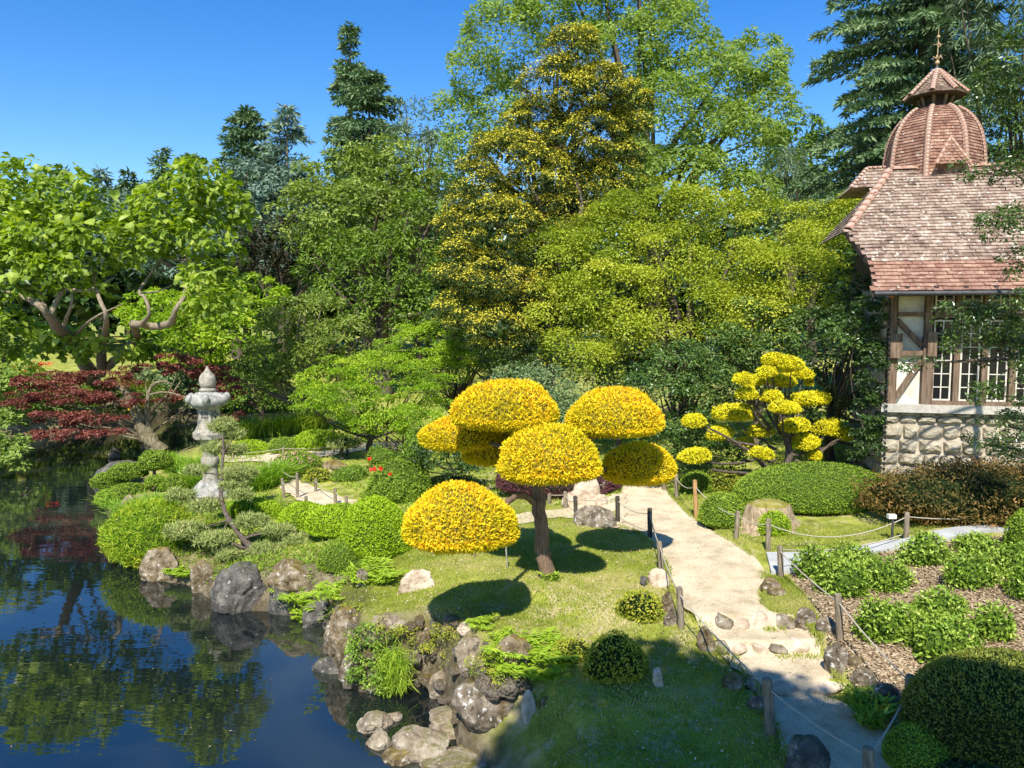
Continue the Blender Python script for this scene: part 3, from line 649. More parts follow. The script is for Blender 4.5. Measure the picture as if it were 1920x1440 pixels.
# timbers: (px0,px1,py0,py1) on the facade
def tim(px0, px1, py0, py1, d=.0, th=.14, mat='timber', name='timber'):
    a = FP(px0, (py0 + py1) / 2); b2 = FP(px1, (py0 + py1) / 2); z0 = FP((px0 + px1) / 2, py1).z; z1 = FP((px0 + px1) / 2, py0).z
    mb = MB(); box(mb, a.x, b2.x, .2 - th - d, .215 - d * .2, z0, z1); return hpart(mb, name, M[mat])
ztop = ze + .2
def vpost(px, py, w, z0, z1, d=.0, name='timber_post'):
    x = FP(px, py).x; mb = MB(); box(mb, x - w / 2, x + w / 2, .06 - d, .214, z0, z1); return hpart(mb, name, M['timber']), x
_, xa = vpost(1674, 700, .20, zl2, FP(1674, 632).z, .02)
vpost(1677, 600, .14, FP(1674, 632).z, ztop, .0)
mb = MB(); x0 = xa - .10; box(mb, x0 + .01, x0 + .27, -.07, .06, FP(1674, 671).z, FP(1674, 625).z); hpart(mb, 'bracket', M['timber'])
_, xb = vpost(1741, 700, .24, zl2, FP(1741, 632).z, .02)
vpost(1744, 600, .16, FP(1741, 632).z, ztop, .0)
mb = MB(); box(mb, xb - .06, xb + .14, -.07, .055, FP(1741, 668).z, FP(1741, 622).z); hpart(mb, 'bracket', M['timber'])
def rail(x0, x1, py, h, px=1700, d=0, name='rail'):
    z = FP(px, py).z; mb = MB(); box(mb, x0, x1, .085 - d, .213, z - h / 2, z + h / 2); return hpart(mb, name, M['timber'])
rail(xa + .1, xb - .12, 662, .12); rail(xa + .07, xb - .08, 589, .10); rail(xa + .07, xb - .08, 552, .08)
rail(xa - .1, WX, 547, .12, d=.012)
def brace(x0, z0, x1, z1, w=.11):
    d = Vector((x1 - x0, z1 - z0)); nn = Vector((-d.y, d.x)).normalized() * w / 2; mb = MB()
    V = [(x0 + nn.x, y, z0 + nn.y) for y in (.1, .212)] + [(x0 - nn.x, y, z0 - nn.y) for y in (.1, .212)] + [(x1 - nn.x, y, z1 - nn.y) for y in (.1, .212)] + [(x1 + nn.x, y, z1 + nn.y) for y in (.1, .212)]
    mb.add(V, [(0, 2, 4, 6), (1, 7, 5, 3), (0, 1, 3, 2), (2, 3, 5, 4), (4, 5, 7, 6), (6, 7, 1, 0)]); return hpart(mb, 'brace', M['timber'])
brace(xa + .12, FP(1690, 747).z, xb - .14, FP(1730, 676).z); brace(xa + .09, FP(1690, 600).z, xb - .12, FP(1733, 650).z)
# windows: casement columns between posts
cols = [(1751, 1787), (1803, 1843), (1867, 1906)]
zt_w, zb_w = FP(1770, 600).z, FP(1770, 752).z
rail(xb + .1, WX, 589, .17, 1770, .01, 'transom')
px_ = xb
xs_c = [(FP(a, 700).x, FP(b2, 700).x) for a, b2 in cols]
w0 = xs_c[0][1] - xs_c[0][0]; pitch = xs_c[1][0] - xs_c[0][0]
xs_c = [(xs_c[0][0] + i * pitch, xs_c[0][0] + i * pitch + w0) for i in range(7)]
for i, (a, b2) in enumerate(xs_c):
    mb = MB(); box(mb, b2 + .025, b2 + pitch - w0 - .025, .05, .213, zl2, ztop); hpart(mb, 'timber_post', M['timber'])
    for (z0, z1, nr) in ((zb_w, zt_w, 6), (FP(1770, 578).z, FP(1770, 549).z, 2)):
        if i > 3 and nr == 2: continue
        mb = MB(); t = .035
        box(mb, a, a + t, .13, .2, z0, z1); box(mb, b2 - t, b2, .13, .2, z0, z1); box(mb, a + t, b2 - t, .13, .2, z0, z0 + t); box(mb, a + t, b2 - t, .13, .2, z1 - t, z1)
        wf = hpart(mb, 'window', M['sash'])
        mb = MB(); box(mb, (a + b2) / 2 - .012, (a + b2) / 2 + .012, .145, .19, z0 + t, z1 - t)
        for k in range(1, nr):
            zz = z0 + (z1 - z0) * k / nr; box(mb, a + t, (a + b2) / 2 - .013, .148, .188, zz - .011, zz + .011); box(mb, (a + b2) / 2 + .013, b2 - t, .148, .188, zz - .011, zz + .011)
        mb.build('glazing_bar', M['sash'], wf)
        for k in range(nr):
            za, zb = z0 + (z1 - z0) * k / nr, z0 + (z1 - z0) * (k + 1) / nr
            for (xa_, xb_) in ((a + t, (a + b2) / 2 - .013), ((a + b2) / 2 + .013, b2 - t)):
                mb = MB(); box(mb, xa_, xb_, .165, .172, max(za, z0 + t) + .001, min(zb, z1 - t) - .001); mb.build('pane', M['glass'], wf)
mb = MB(); box(mb, xs_c[0][0] - .1, WX, .192, .216, zl2 + .01, ztop); hpart(mb, 'dark_interior', M['timberdark'])
mb = MB(); box(mb, xs_c[0][0] - .02, WX, .0, .214, zl2, zb_w - .005); hpart(mb, 'window_sill', M['timber'])
# ---- main roof. Plane rises backwards from the eaves line
OV = .85; SL = math.tan(R(41))
zee = hit(1700, 546, (0, -OV, 0), (0, 1, 0)).z
nR = Vector((0, -SL, 1)); oR = (0, -OV, zee)
def RP(px, py, up=0): 
    p = hit(px, py, oR, nR); return p
c_e = RP(1641, 546); c_k = RP(1637, 494); c_h = RP(1589, 432); c_r = RP(1668, 320)
XR = 9.6; yr = c_r.y; zr = c_r.z
TILEM = []
def tiles(mb, poly, ox, uvec, vvec, nvec, tw=.19, th=.135, seed=0, thick=.026, long=1.5, split=None, singles=0):
    """overlapping plain tiles on a plane: poly in (u,v) coordinates from ox"""
    A = np.array(poly); rng = np.random.default_rng(seed)
    nrow = int((A[:, 1].max() - A[:, 1].min()) / th) + 1; out = {0: [], 1: []}
    for r_ in range(nrow):
        v0 = A[:, 1].min() + r_ * th; u = A[:, 0].min() + (r_ % 2) * tw / 2 - tw
        us = np.arange(u, A[:, 0].max() + tw, tw); cen = np.column_stack([us + tw / 2, np.full(len(us), v0 + th / 2)])
        ins = polydist(cen[:, 0], cen[:, 1], A) < tw * .18
        for uu in us[ins]:
            g_ = .006; du = rng.normal(0, .003); dv = rng.normal(0, .005); lift = thick + .013 + abs(rng.normal(0, .004)); tt = float(np.clip(rng.normal(.5, .28), 0, 1))
            a0, a1 = uu + g_ / 2 + du, uu + tw - g_ / 2 + du; b0, b1 = v0 + dv, v0 + th * long + dv
            q = [(a0, b0, lift), (a1, b0, lift + rng.normal(0, .002)), (a1, b1, .004), (a0, b1, .004), (a0, b0, lift - thick), (a1, b0, lift - thick)]
            W_ = [np.array(ox) + np.array(uvec) * x + np.array(vvec) * y + np.array(nvec) * z for x, y, z in q]
            k = 1 if (split is not None and v0 < split) else 0
            if singles > 0:
                singles -= 1; from mathutils import Matrix
                q2 = [(x - uu, y - v0, z) for x, y, z in q]; mm = MB(); mm.add(q2, [(0, 1, 2, 3), (4, 5, 1, 0)], 0, tt)
                if len(TILEM) < 24: TILEM.append(mm.mesh('roof_tile', M['tileone']))
                o = bpy.data.objects.new('roof_tile', TILEM[int(rng.integers(len(TILEM)))]); COL.objects.link(o); o.parent = house
                m3 = Matrix((uvec, vvec, nvec)).transposed().to_4x4(); m3.translation = Vector(ox) + Vector(uvec) * uu + Vector(vvec) * v0; o.matrix_local = m3; continue
            out[k].append((W_, tt))
    for k, lst in out.items():
        if not lst: continue
        V = np.array([w for w, _ in lst]).reshape(-1, 3); n = len(lst); b6 = np.arange(n)[:, None] * 6
        tt = np.array([t for _, t in lst]); Fq = np.concatenate([b6 + np.array([[0, 1, 2, 3]]), b6 + np.array([[4, 5, 1, 0]])], 0)
        mb.add(V, Fq, k, np.concatenate([tt, tt]))
sl = math.hypot(1, SL); vv = (0, 1 / sl, SL / sl); nv = (0, -SL / sl, 1 / sl)
def ruv(p): return (p.x, (p.y + OV) * sl)
polyR = [ruv(c_e), ruv(c_k), ruv(c_h), ruv(c_r), (XR, ruv(c_r)[1]), (XR, 0)]
mb = MB(); tiles(mb, polyR, (0, -OV, zee), (1, 0, 0), vv, nv, seed=3, split=ruv(RP(1700, 492))[1], singles=290)
hpart(mb, 'roof_tiles', [M['tile'], M['tilered']], kind='stuff')
# roof deck below the tiles, back slope, left hip face
dn = -.07
def P3(x, y, z): return (x, y, z)
yb = 2 * yr + OV
deck = MB()
e0, e1, e2, e3 = [(p.x, p.y, p.z - .01) for p in (c_e, c_k, c_h, c_r)]
deck.add([e0, e1, e2, e3, (XR, yr, zr - .01), (XR, -OV, zee - .01)], [(0, 1, 2, 3), (0, 3, 4, 5)])
deck.add([(p[0], p[1], p[2] - .09) for p in (e0, e1, e2, e3)] + [(XR, yr, zr - .1), (XR, -OV, zee - .1)], [(3, 2, 1, 0), (5, 4, 3, 0)])
bk2 = [(.5, yb, zee - .01), (.45, yb - (c_k.y + OV), c_k.z - .01), (.4, yb - (c_h.y + OV), c_h.z - .01), (c_r.x, yr, c_r.z - .01)]
deck.add(bk2 + [(XR, yr, zr - .01), (XR, yb, zee - .01)], [(3, 2, 1, 0), (5, 4, 3, 0)])
hpart(deck, 'roof_deck', M['timberdark'])
# hip face to the left
mb = MB(); a = Vector(e2); b2 = Vector((c_h.x, bk2[2][1], c_h.z)); t = Vector(e3)
mb.add([tuple(a), tuple(b2), tuple(t)], [(0, 1, 2)]); hpart(mb, 'hip_face', M['tile'])
mid = (a + b2) / 2; vdir = (t - mid).normalized(); ud = (b2 - a).normalized(); nd = ud.cross(vdir).normalized()
if nd.z < 0: nd = -nd
mb = MB(); L2 = (b2 - a).length; tiles(mb, [(0, 0), (L2, 0), (L2 / 2, (t - mid).length)], tuple(a), tuple(ud), tuple(vdir), tuple(nd), seed=8); hpart(mb, 'hip_tiles', M['tile'], kind='stuff')
# gable wall under the hip
mb = MB(); mb.add([(.16, .15, ze - .3), (.16, bk2[0][1] - OV, ze - .3), (.16, yr, zr - .5), (.16, .15, ze + .1)], [(0, 1, 2, 3)]); hpart(mb, 'gable_wall', M['timberdark'])
mb = MB()
for p, q in ((c_e, c_k), (c_k, c_h)):
    d = Vector((0, 0, .14)); o = Vector((-.02, 0, 0)); mb.add([tuple(p + o), tuple(q + o), tuple(q + o - d), tuple(p + o - d), tuple(p + o * 3), tuple(q + o * 3), tuple(q + o * 3 - d), tuple(p + o * 3 - d)], [(4, 5, 6, 7), (0, 4, 7, 3), (1, 2, 6, 5), (0, 1, 5, 4), (3, 7, 6, 2)])
hpart(mb, 'verge_board', M['timberdark'])
def gutter(mb, p, q, r_=.055):
    tube(mb, [p, q], [r_, r_], 8, 0)
mb = MB(); gutter(mb, (c_e.x - .03, -OV - .06, zee - .05), (XR, -OV - .06, zee - .05)); hpart(mb, 'gutter', M['metal'])
for i in range(16):
    mb = MB(); x = .15 + i * .6; box(mb, x, x + .09, -OV + .02, .3, 0, .12); o = hpart(mb, 'rafter_end', M['timberdark']); o.location = (0, 0, ze + .10)
# ridge tiles: half-round, one object each, shared mesh
def rtile(r_, l, name='ridge'):
    mb = MB(); k = 6; V = []
    for j, (y, s_) in enumerate(((0, 1.12), (l * 1.05, .92))):
        for i in range(k + 1):
            a_ = math.pi * i / k; V.append((math.cos(a_) * r_ * s_, y, math.sin(a_) * r_ * s_ * .8))
    mb.add(V, [(i, i + 1, k + 2 + i, k + 1 + i) for i in range(k)], 0, .5, True)
    mb.add([V[i] for i in range(k + 1)] + [(V[i][0] * .8, V[i][1], V[i][2] * .8 - .0) for i in range(k + 1)], [(i + 1, i, k + 1 + i, k + 2 + i) for i in range(k)], 0, .5)
    return mb
RT = [rtile(.115, .3).mesh('ridge_tile', M['ridge'])]
def ridge(p, q, me, l, up=(0, 0, 1), parent=None, jit=.04):
    p, q = Vector(p), Vector(q); d = q - p; n = max(1, int(d.length / l)); dn_ = d.normalized(); up = Vector(up); x = dn_.cross(up).normalized(); z = x.cross(dn_)
    from mathutils import Matrix
    for i in range(n):
        o = bpy.data.objects.new('ridge_tile', me); COL.objects.link(o); o.parent = parent or house
        m = Matrix((x, dn_, z)).transposed().to_4x4(); m.translation = p + d * (i / n); o.matrix_local = m @ Matrix.Rotation(rs.uniform(-jit, jit), 4, 'Z')
up_h = (Vector(nv) + nd).normalized()
ridge(c_h + Vector((0, 0, .0)), c_r, RT[0], .27, up_h); ridge(c_r + Vector((0, 0, .02)), (XR, yr, zr + .02), RT[0], .3)
# ---- turret
TY = yr + .9
pc = hit(1749, 300, (0, TY, 0), (0, 1, 0)); TC = Vector((pc.x, TY, 0))
def tz(py): return hit(1749, py, (0, TY, 0), (0, 1, 0)).z
k_ = (TC.dot(Vector((0, 1, 0))) )
mpp = (hit(1849, 300, (0, TY, 0), (0, 1, 0)).x - pc.x) / 100
prof = [(352, 99), (330, 97), (310, 95), (285, 92), (262, 87), (245, 80), (228, 69), (214, 54), (206, 40)]
prof = [(tz(p), w * mpp * .965) for p, w in prof]
OFF = R(22.5)
def octv(r_, z, i, off=OFF): a_ = off + i * math.pi / 4 - math.pi / 2 ; return Vector((TC.x + r_ * math.cos(a_), TC.y + r_ * math.sin(a_), z))
dome = MB(); deckm = MB()
fine_prof = [tuple(q) for q in curve(prof, 6)]
for f in range(8):
    for i in range(len(fine_prof) - 1):
        (z0, r0), (z1, r1) = fine_prof[i], fine_prof[i + 1]
        deckm.add([tuple(octv(r0, z0, f)), tuple(octv(r0, z0, f + 1)), tuple(octv(r1, z1, f + 1)), tuple(octv(r1, z1, f))], [(0, 1, 2, 3)])
# courses
import itertools
def course_faces(mb, prof, th, tw, seed, fan=8, off=OFF, mat=0):
    rng = np.random.default_rng(seed)
    s = [0]
    for (z0, r0), (z1, r1) in zip(prof, prof[1:]): s.append(s[-1] + math.hypot(z1 - z0, r1 - r0))
    tot = s[-1]; nrow = int(tot / th)
    def ev(d):
        d = min(max(d, 0), tot - 1e-6); j = max(i for i in range(len(s)) if s[i] <= d); j = min(j, len(s) - 2); t_ = (d - s[j]) / (s[j + 1] - s[j]); return prof[j][0] * (1 - t_) + prof[j + 1][0] * t_, prof[j][1] * (1 - t_) + prof[j + 1][1] * t_
    for f in range(fan):
        for r_ in range(nrow):
            z0, r0 = ev(r_ * th); z1, r1 = ev(r_ * th + th * 1.4)
            A0, B0, A1, B1 = octv(r0, z0, f, off), octv(r0, z0, f + 1, off), octv(r1, z1, f, off), octv(r1, z1, f + 1, off)
            nn = (B0 - A0).cross(A1 - A0).normalized(); w = (B0 - A0).length; n = max(1, round(w / tw))
            for i in range(n):
                o_ = (.5 / n if r_ % 2 else 0)
                t0, t1 = max(0, i / n - o_ + .02 / n), min(1, (i + 1) / n - o_ - .02 / n)
                l_ = .03 + abs(rng.normal(0, .005)); tt = float(np.clip(rng.normal(.5, .26), 0, 1))
                q = [A0.lerp(B0, t0) + nn * l_, A0.lerp(B0, t1) + nn * l_, A1.lerp(B1, t1) + nn * .004, A1.lerp(B1, t0) + nn * .004, A0.lerp(B0, t0), A0.lerp(B0, t1)]
                mb.add([tuple(v) for v in q], [(0, 1, 2, 3), (4, 5, 1, 0)], mat, tt)
turret = MB(); course_faces(turret, fine_prof, .085, .15, 4)
hpart(deckm, 'turret_roof', M['timberdark']); hpart(turret, 'turret_tiles', M['tilered'], kind='stuff')
mb = MB(); box(mb, TC.x - 1.15, TC.x + 1.15, TC.y - 1.15, TC.y + 1.15, zr - 1.6, prof[0][0] - .05); hpart(mb, 'turret_wall', M['mortar'])
RS = rtile(.075, .11).mesh('ridge_tile_small', M['ridge'])
for f in range(8):
    pts = [octv(r_ + .015, z, f) for z, r_ in fine_prof]; acc = 0; last = pts[0]
    path = [Vector(q) for q in curve([tuple(p) for p in pts[::3]], 4)]
    cur = [path[0]]; 
    for p in path[1:]:
        while (p - cur[-1]).length > .10: cur.append(cur[-1] + (p - cur[-1]).normalized() * .10)
    for a, b2 in zip(cur, cur[1:]):
        outv = Vector((a.x - TC.x, a.y - TC.y, .3)); ridge(a, b2 + (b2 - a) * .02, RS, .2, outv.normalized(), jit=.02)
# open lantern of the turret
zc0, zc1 = prof[-1][0], tz(183)
mb = MB()
for f in range(8):
    a = octv(.30, zc0 - .02, f); b2 = octv(.44, zc1 + .05, f); tube(mb, [tuple(a), tuple(b2)], [.045, .05], 5, 0)
hpart(mb, 'lantern_posts', M['timber'])
mb = MB(); V = [tuple(octv(.34, zc0 - .06, i)) for i in range(8)] + [tuple(octv(.30, zc1 + .1, i)) for i in range(8)]; mb.add(V, [(i, (i + 1) % 8, 8 + (i + 1) % 8, 8 + i) for i in range(8)]); hpart(mb, 'lantern_core', M['timberdark'])
cap = [(tz(184), 58 * mpp), (tz(172), 42 * mpp), (tz(158), 28 * mpp), (tz(146), 17 * mpp), (tz(136), 6 * mpp)]
capf = [tuple(q) for q in curve(cap, 4)]
mb = MB(); course_faces(mb, capf, .075, .13, 6); hpart(mb, 'cap_tiles', M['tile'], kind='stuff')
mb = MB()
for f in range(8):
    for i in range(len(capf) - 1):
        mb.add([tuple(octv(capf[i][1], capf[i][0], f)), tuple(octv(capf[i][1], capf[i][0], f + 1)), tuple(octv(capf[i + 1][1], capf[i + 1][0], f + 1)), tuple(octv(capf[i + 1][1], capf[i + 1][0], f))], [(0, 1, 2, 3)])
mb.add([tuple(octv(cap[0][1], cap[0][0] - .01, f)) for f in range(8)], [tuple(range(8))]); hpart(mb, 'cap_roof', M['timberdark'])
for f in range(8):
    ridge(octv(capf[0][1] + .01, capf[0][0] + .03, f), octv(capf[-1][1], capf[-1][0] + .03, f), RS, .10, (0, 0, 1), jit=.03)
mb = MB(); tp = tz(136); tube(mb, [(TC.x, TC.y, tp - .05), (TC.x, TC.y, tp + .03), (TC.x, TC.y, tz(124))], [.13, .10, .03], 8, 0); hpart(mb, 'cap_finial', M['metal'])
mb = MB(); tube(mb, [(TC.x, TC.y, tz(126)), (TC.x, TC.y, tz(52))], [.018, .008], 5, 0)
for py, w in ((118, .06), (70, .045)):
    V, Fc = SPH; mb.add(V * w + np.array([TC.x, TC.y, tz(py)]), Fc, 0, .5, True)
for a_ in range(6):
    t_ = a_ * 1.047; tube(mb, [(TC.x, TC.y, tz(112)), (TC.x + .10 * math.cos(t_), TC.y + .10 * math.sin(t_), tz(106)), (TC.x + .13 * math.cos(t_), TC.y + .13 * math.sin(t_), tz(112))], [.014, .014, .006], 4, 0)
tube(mb, [(TC.x - .12, TC.y, tz(84)), (TC.x + .12, TC.y, tz(84))], [.008, .008], 4, 0); tube(mb, [(TC.x, TC.y, tz(90)), (TC.x + .07, TC.y, tz(86)), (TC.x, TC.y, tz(78))], [.01, .02, .008], 4, 0)
hpart(mb, 'weather_vane', texmat('gilt', [(.3, (.3, .2, .1)), (.7, (.55, .4, .22))], 9, .5, .1))
# gablets round the foot of the dome
def gablet(az, w, h, r0, zb, mat, dep=.5):
    c_, s_ = math.cos(az), math.sin(az); o_ = Vector((c_, s_, 0)); t_ = Vector((-s_, c_, 0)); B = Vector((TC.x, TC.y, zb)) + o_ * r0
    L_, R_, T_ = B - t_ * w, B + t_ * w, B + Vector((0, 0, h)) - o_ * .25; K = B - o_ * dep + Vector((0, 0, h * .98))
    mb = MB(); rng = np.random.default_rng(3); mb.add([tuple(v) for v in (L_, R_, T_)], [(0, 1, 2)], 0, .5)
    nrow = int(h / .08); nn = (R_ - L_).cross(T_ - L_).normalized()
    if nn.dot(o_) < 0: nn = -nn
    for i in range(nrow):
        f0, f1 = i / nrow, min(1, (i + 1.3) / nrow); a0, b0, a1, b1 = L_.lerp(T_, f0), R_.lerp(T_, f0), L_.lerp(T_, f1), R_.lerp(T_, f1); m = max(1, round((b0 - a0).length / .15))
        for j in range(m):
            t0, t1 = j / m + .02, (j + 1) / m - .02; mb.add([tuple(v) for v in (a0.lerp(b0, t0) + nn * .03, a0.lerp(b0, t1) + nn * .03, a1.lerp(b1, t1) + nn * .005, a1.lerp(b1, t0) + nn * .005)], [(0, 1, 2, 3)], 0, float(rng.uniform(.2, .8)))
    mb.add([tuple(v) for v in (L_, T_, K, R_)], [(0, 1, 2)], 0, .5); mb.add([tuple(v) for v in (R_, T_, K)], [(0, 1, 2)], 0, .5)
    g_ = hpart(mb, 'gablet', M['tilered'])
    RM = rtile(.042, .16).mesh('ridge_tile_small', M['ridge'])
    ridge(L_ + nn * .02, T_ + nn * .02, RM, .16, nn, parent=g_, jit=.03); ridge(R_ + nn * .02, T_ + nn * .02, RM, .16, nn, parent=g_, jit=.03)
gablet(-math.pi / 2 + .08, .42, .72, 1.36, tz(325), 'tilered')
# side wing roofs left and right of the turret
def wing(xc, y, hw, zb, h, dep, ml):
    A_ = [(xc - hw, y, zb), (xc + hw, y, zb), (xc + hw, y + dep, zb), (xc - hw, y + dep, zb)]; T1 = (xc - hw * .15 * ml, y + hw * .9, zb + h); T2 = (xc + hw * .9 * (1 if ml > 0 else -1), y + hw * .9, zb + h)
    mb = MB(); uv = [(0, 0), (2 * hw, 0), (2 * hw if ml > 0 else hw * .9, h * 1.2), (hw * .9 if ml > 0 else 0, h * 1.2)]
    n_ = Vector((0, -h, hw * .9)).normalized(); vd = Vector((0, hw * .9, h)).normalized()
    tiles(mb, uv, (xc - hw, y, zb), (1, 0, 0), tuple(vd), tuple(n_), seed=int(abs(xc) * 10)); mb.add([A_[0], A_[1], T2, T1], [(0, 1, 2, 3)], 0, .5)
    mb.add([A_[0], T1, A_[3]], [(0, 1, 2)], 0, .5); mb.add([A_[0], A_[1], A_[2], A_[3]], [(3, 2, 1, 0)], 0, .3)
    g_ = hpart(mb, 'wing_roof', M['tile']); ridge(A_[0], T1, RS, .13, (-.4, -.4, 1), parent=g_); ridge(T1, T2, RS, .13, parent=g_)
pw = hit(1640, 340, (0, TY - .3, 0), (0, 1, 0)); wing(pw.x, TY - .3, .62, hit(1625, 352, (0, TY - .3, 0), (0, 1, 0)).z, .62, 2.0, 1)
pw = hit(1850, 320, (0, TY + .2, 0), (0, 1, 0)); wing(pw.x, TY + .2, .55, hit(1850, 330, (0, TY + .2, 0), (0, 1, 0)).z, .45, 1.5, -1)
# rain chain at the corner
mb = MB(); x = FP(1664, 700).x - .05; zz = ze - .05; i = 0
while zz > -.05:
    tube(mb, [(x, -.25, zz), (x, -.25, zz - .05), (x, -.25, zz - .075)], [.035, .022, .01], 6, 0); tube(mb, [(x, -.25, zz - .07), (x, -.25, zz - .13)], [.006, .006], 3, 0); zz -= .125
hpart(mb, 'rain_chain', M['metal'])
mb = MB(); V, Fc = SPH; mb.add(V * .07 + np.array([x, -.25, ze + .02]), Fc, 0, .5, True); hpart(mb, 'clay_ball', M['brick'])
# low wooden box by the corner
bxg = G(1626, 877); bo = root('wooden_tub', bxg, 'small square wooden tub with dark bands beside the house corner', 'tub')
mb = MB()
for k in range(5): box(mb, -.27 + k * .11, -.17 + k * .11, -.2, -.17, 0, .33); box(mb, -.27 + k * .11, -.17 + k * .11, .17, .2, 0, .33)
ROOTLOC[bo.name] = (0, 0, 0)
for k in range(5):
    m_ = MB(); box(m_, -.27 + k * .11, -.172 + k * .11, -.2, -.17, 0, .33); m_.build('plank', M['timber'], bo)
m_ = MB(); box(m_, -.27, .27, -.165, .2, 0, .31); m_.build('body', M['timber'], bo)
m_ = MB(); box(m_, -.285, .285, -.215, .215, .331, .36); m_.build('lid', M['post'], bo)
for z in (.07, .25):
    m_ = MB(); box(m_, -.28, .28, -.208, -.201, z, z + .03); m_.build('band', M['metal'], bo)
# ---------------------------------------------------------------- far trees
GB = 'trees behind the pond'
def gx(px, Y): return at(px, 700, Y).x
s = sd(); mb = MB()
lo = lob([(x, 455 + 28 * math.sin(x * .021), 95, 100, 92 + 5 * math.sin(x)) for x in range(-250, 2300, 110)] + [(x, 570, 100, 70, 88) for x in range(-250, 2300, 120)] + [(x, 520 + 20 * math.sin(x * .013), 95, 85, 74) for x in range(-200, 1700, 100)] + [(x, 560, 70, 60, 62) for x in range(500, 1750, 80)])
crown(mb, lo, 1.9, .9, 24, 1.0, .5, s, fill=.8)
mb.build('far_wood', M['dark'], kind='stuff')
for px, pt, w, k, lab in ((120, 318, 46, 'bluefir', 'faint blue-green conifer tip showing above the pale catalpa at far left'), (190, 316, 44, 'bluefir', 'thin sparse conifer with a reddish tip, third from the left above the catalpa'), (240, 318, 60, 'fir', 'small dark conifer just left of the notch in the catalpa crown'),
    (303, 278, 84, 'fir', 'broad dark spruce rising in the gap between the two catalpa domes'), (357, 290, 56, 'fir', 'narrow dark conifer beside the broad spruce, behind the catalpa top')):
    conifer('conifer', lab, px, pt, 640, 84, w * 1.5, k, GB, n=3500, L=.8, W=.22, start=.3)
conifer('conifer', 'dark narrow spruce left of the sparse bluish fir', 462, 203, 640, 74, 230, 'fir', GB, n=22000, L=.65, W=.18, shape=.65, start=.25, irr=.5)
conifer('conifer', 'sparse bluish fir with sky showing through its branches', 538, 198, 640, 70, 240, 'bluefir', GB, n=13000, L=.7, W=.15, shape=.75, gap=.25, start=.2, irr=.4, bark='barkpale')
conifer('fir_tree', 'tallest narrow fir with a gappy bare-stemmed top', 657, 48, 640, 66, 125, 'fir', GB, n=13000, L=.55, W=.15, shape=.75, gap=.5, start=.3, irr=.6, bark='barkpale')
conifer('fir_tree', 'dense dark fir close against the right side of the tallest fir', 692, 125, 640, 64, 270, 'fir', GB, n=24000, L=.55, W=.17, shape=.62, start=.25, irr=.4)
tree('cedar_tree', 'grey-green drooping cedar between the tall fir and the golden cypress', 'tree', [(785, 225, 34, 42, 60), (760, 280, 55, 45, 60), (815, 290, 50, 45, 60), (790, 330, 70, 45, 59)], 'cedar', (gx(785, 60), 60), .7, .8, 40, .4, .10, trunk_r=.4, droop=.7, flat=.7, group=GB)
tree('broadleaf_tree', 'large rounded mid-green tree below the two tall firs', 'tree', [(660, 350, 95, 62, 54), (740, 335, 80, 62, 55), (600, 405, 80, 60, 52), (780, 400, 85, 75, 53), (690, 420, 110, 75, 51)], 'olive', (gx(690, 54), 54), .9, 1.15, 60, .34, .15, trunk_r=.5, group=GB, fill=1.2)
tree('broadleaf_tree', 'dense darker green tree hanging over the pond left of the golden cypress', 'tree', [(720, 500, 110, 60, 46), (640, 480, 80, 50, 47), (790, 450, 70, 80, 47), (740, 570, 110, 50, 45), (660, 560, 70, 55, 45)], 'green', (gx(720, 46), 46), .75, 1.15, 55, .28, .11, trunk_r=.5, group=GB, fill=1.5, droop=.5)
tree('broadleaf_tree', 'brownish-green tree in the dip between the blue-green pines and the large green tree', 'tree', [(530, 455, 60, 40, 57), (570, 490, 60, 40, 56), (490, 500, 50, 35, 57)], 'brown', (gx(530, 57), 57), .8, 1.2, 50, .35, .16, trunk_r=.4, group=GB, fill=1.5)
tree('pine_tree', 'dark blue-green pine spreading below the sparse bluish fir', 'tree', [(470, 360, 60, 50, 64), (440, 420, 70, 50, 63), (540, 390, 60, 50, 64), (400, 470, 80, 60, 62), (480, 470, 70, 50, 62), (300, 440, 100, 70, 66), (180, 430, 110, 70, 68)], 'bluefir', (gx(450, 64), 64), 1.0, 1.1, 50, .5, .15, trunk_r=.5, group=GB, fill=1.2)
tree('broadleaf_tree', 'bright lime-green tree on the far bank between the catalpa and the stone lantern', 'tree', [(400, 590, 75, 50, 48), (340, 640, 85, 55, 47), (440, 650, 65, 60, 47), (480, 560, 55, 38, 49), (300, 590, 60, 45, 49)], 'jmaple', (gx(390, 48), 48), .6, 1.2, 60, .26, .12, trunk_r=.3, group=GB, fill=1.5)
tree('broadleaf_tree', 'grey-green tree with pale bare twigs overhanging the back of the pond', 'tree', [(590, 600, 80, 50, 36), (530, 640, 65, 55, 37), (640, 650, 70, 50, 35), (500, 690, 60, 45, 37), (590, 690, 70, 45, 36)], 'olive', (gx(574, 37.5), 37.5), .5, 1.05, 55, .24, .075, bark='barkpale', trunk_r=.28, nlimb=26, group=GB, fill=1.2, fork=.3)
tree('evergreen_tree', 'dark evergreen at the water edge right of the stone lantern', 'tree', [(480, 730, 55, 40, 42), (530, 720, 40, 50, 42), (440, 740, 40, 35, 43)], 'green', (gx(490, 43), 43), .5, 1.2, 50, .2, .09, trunk_r=.2, group=GB, fill=2)
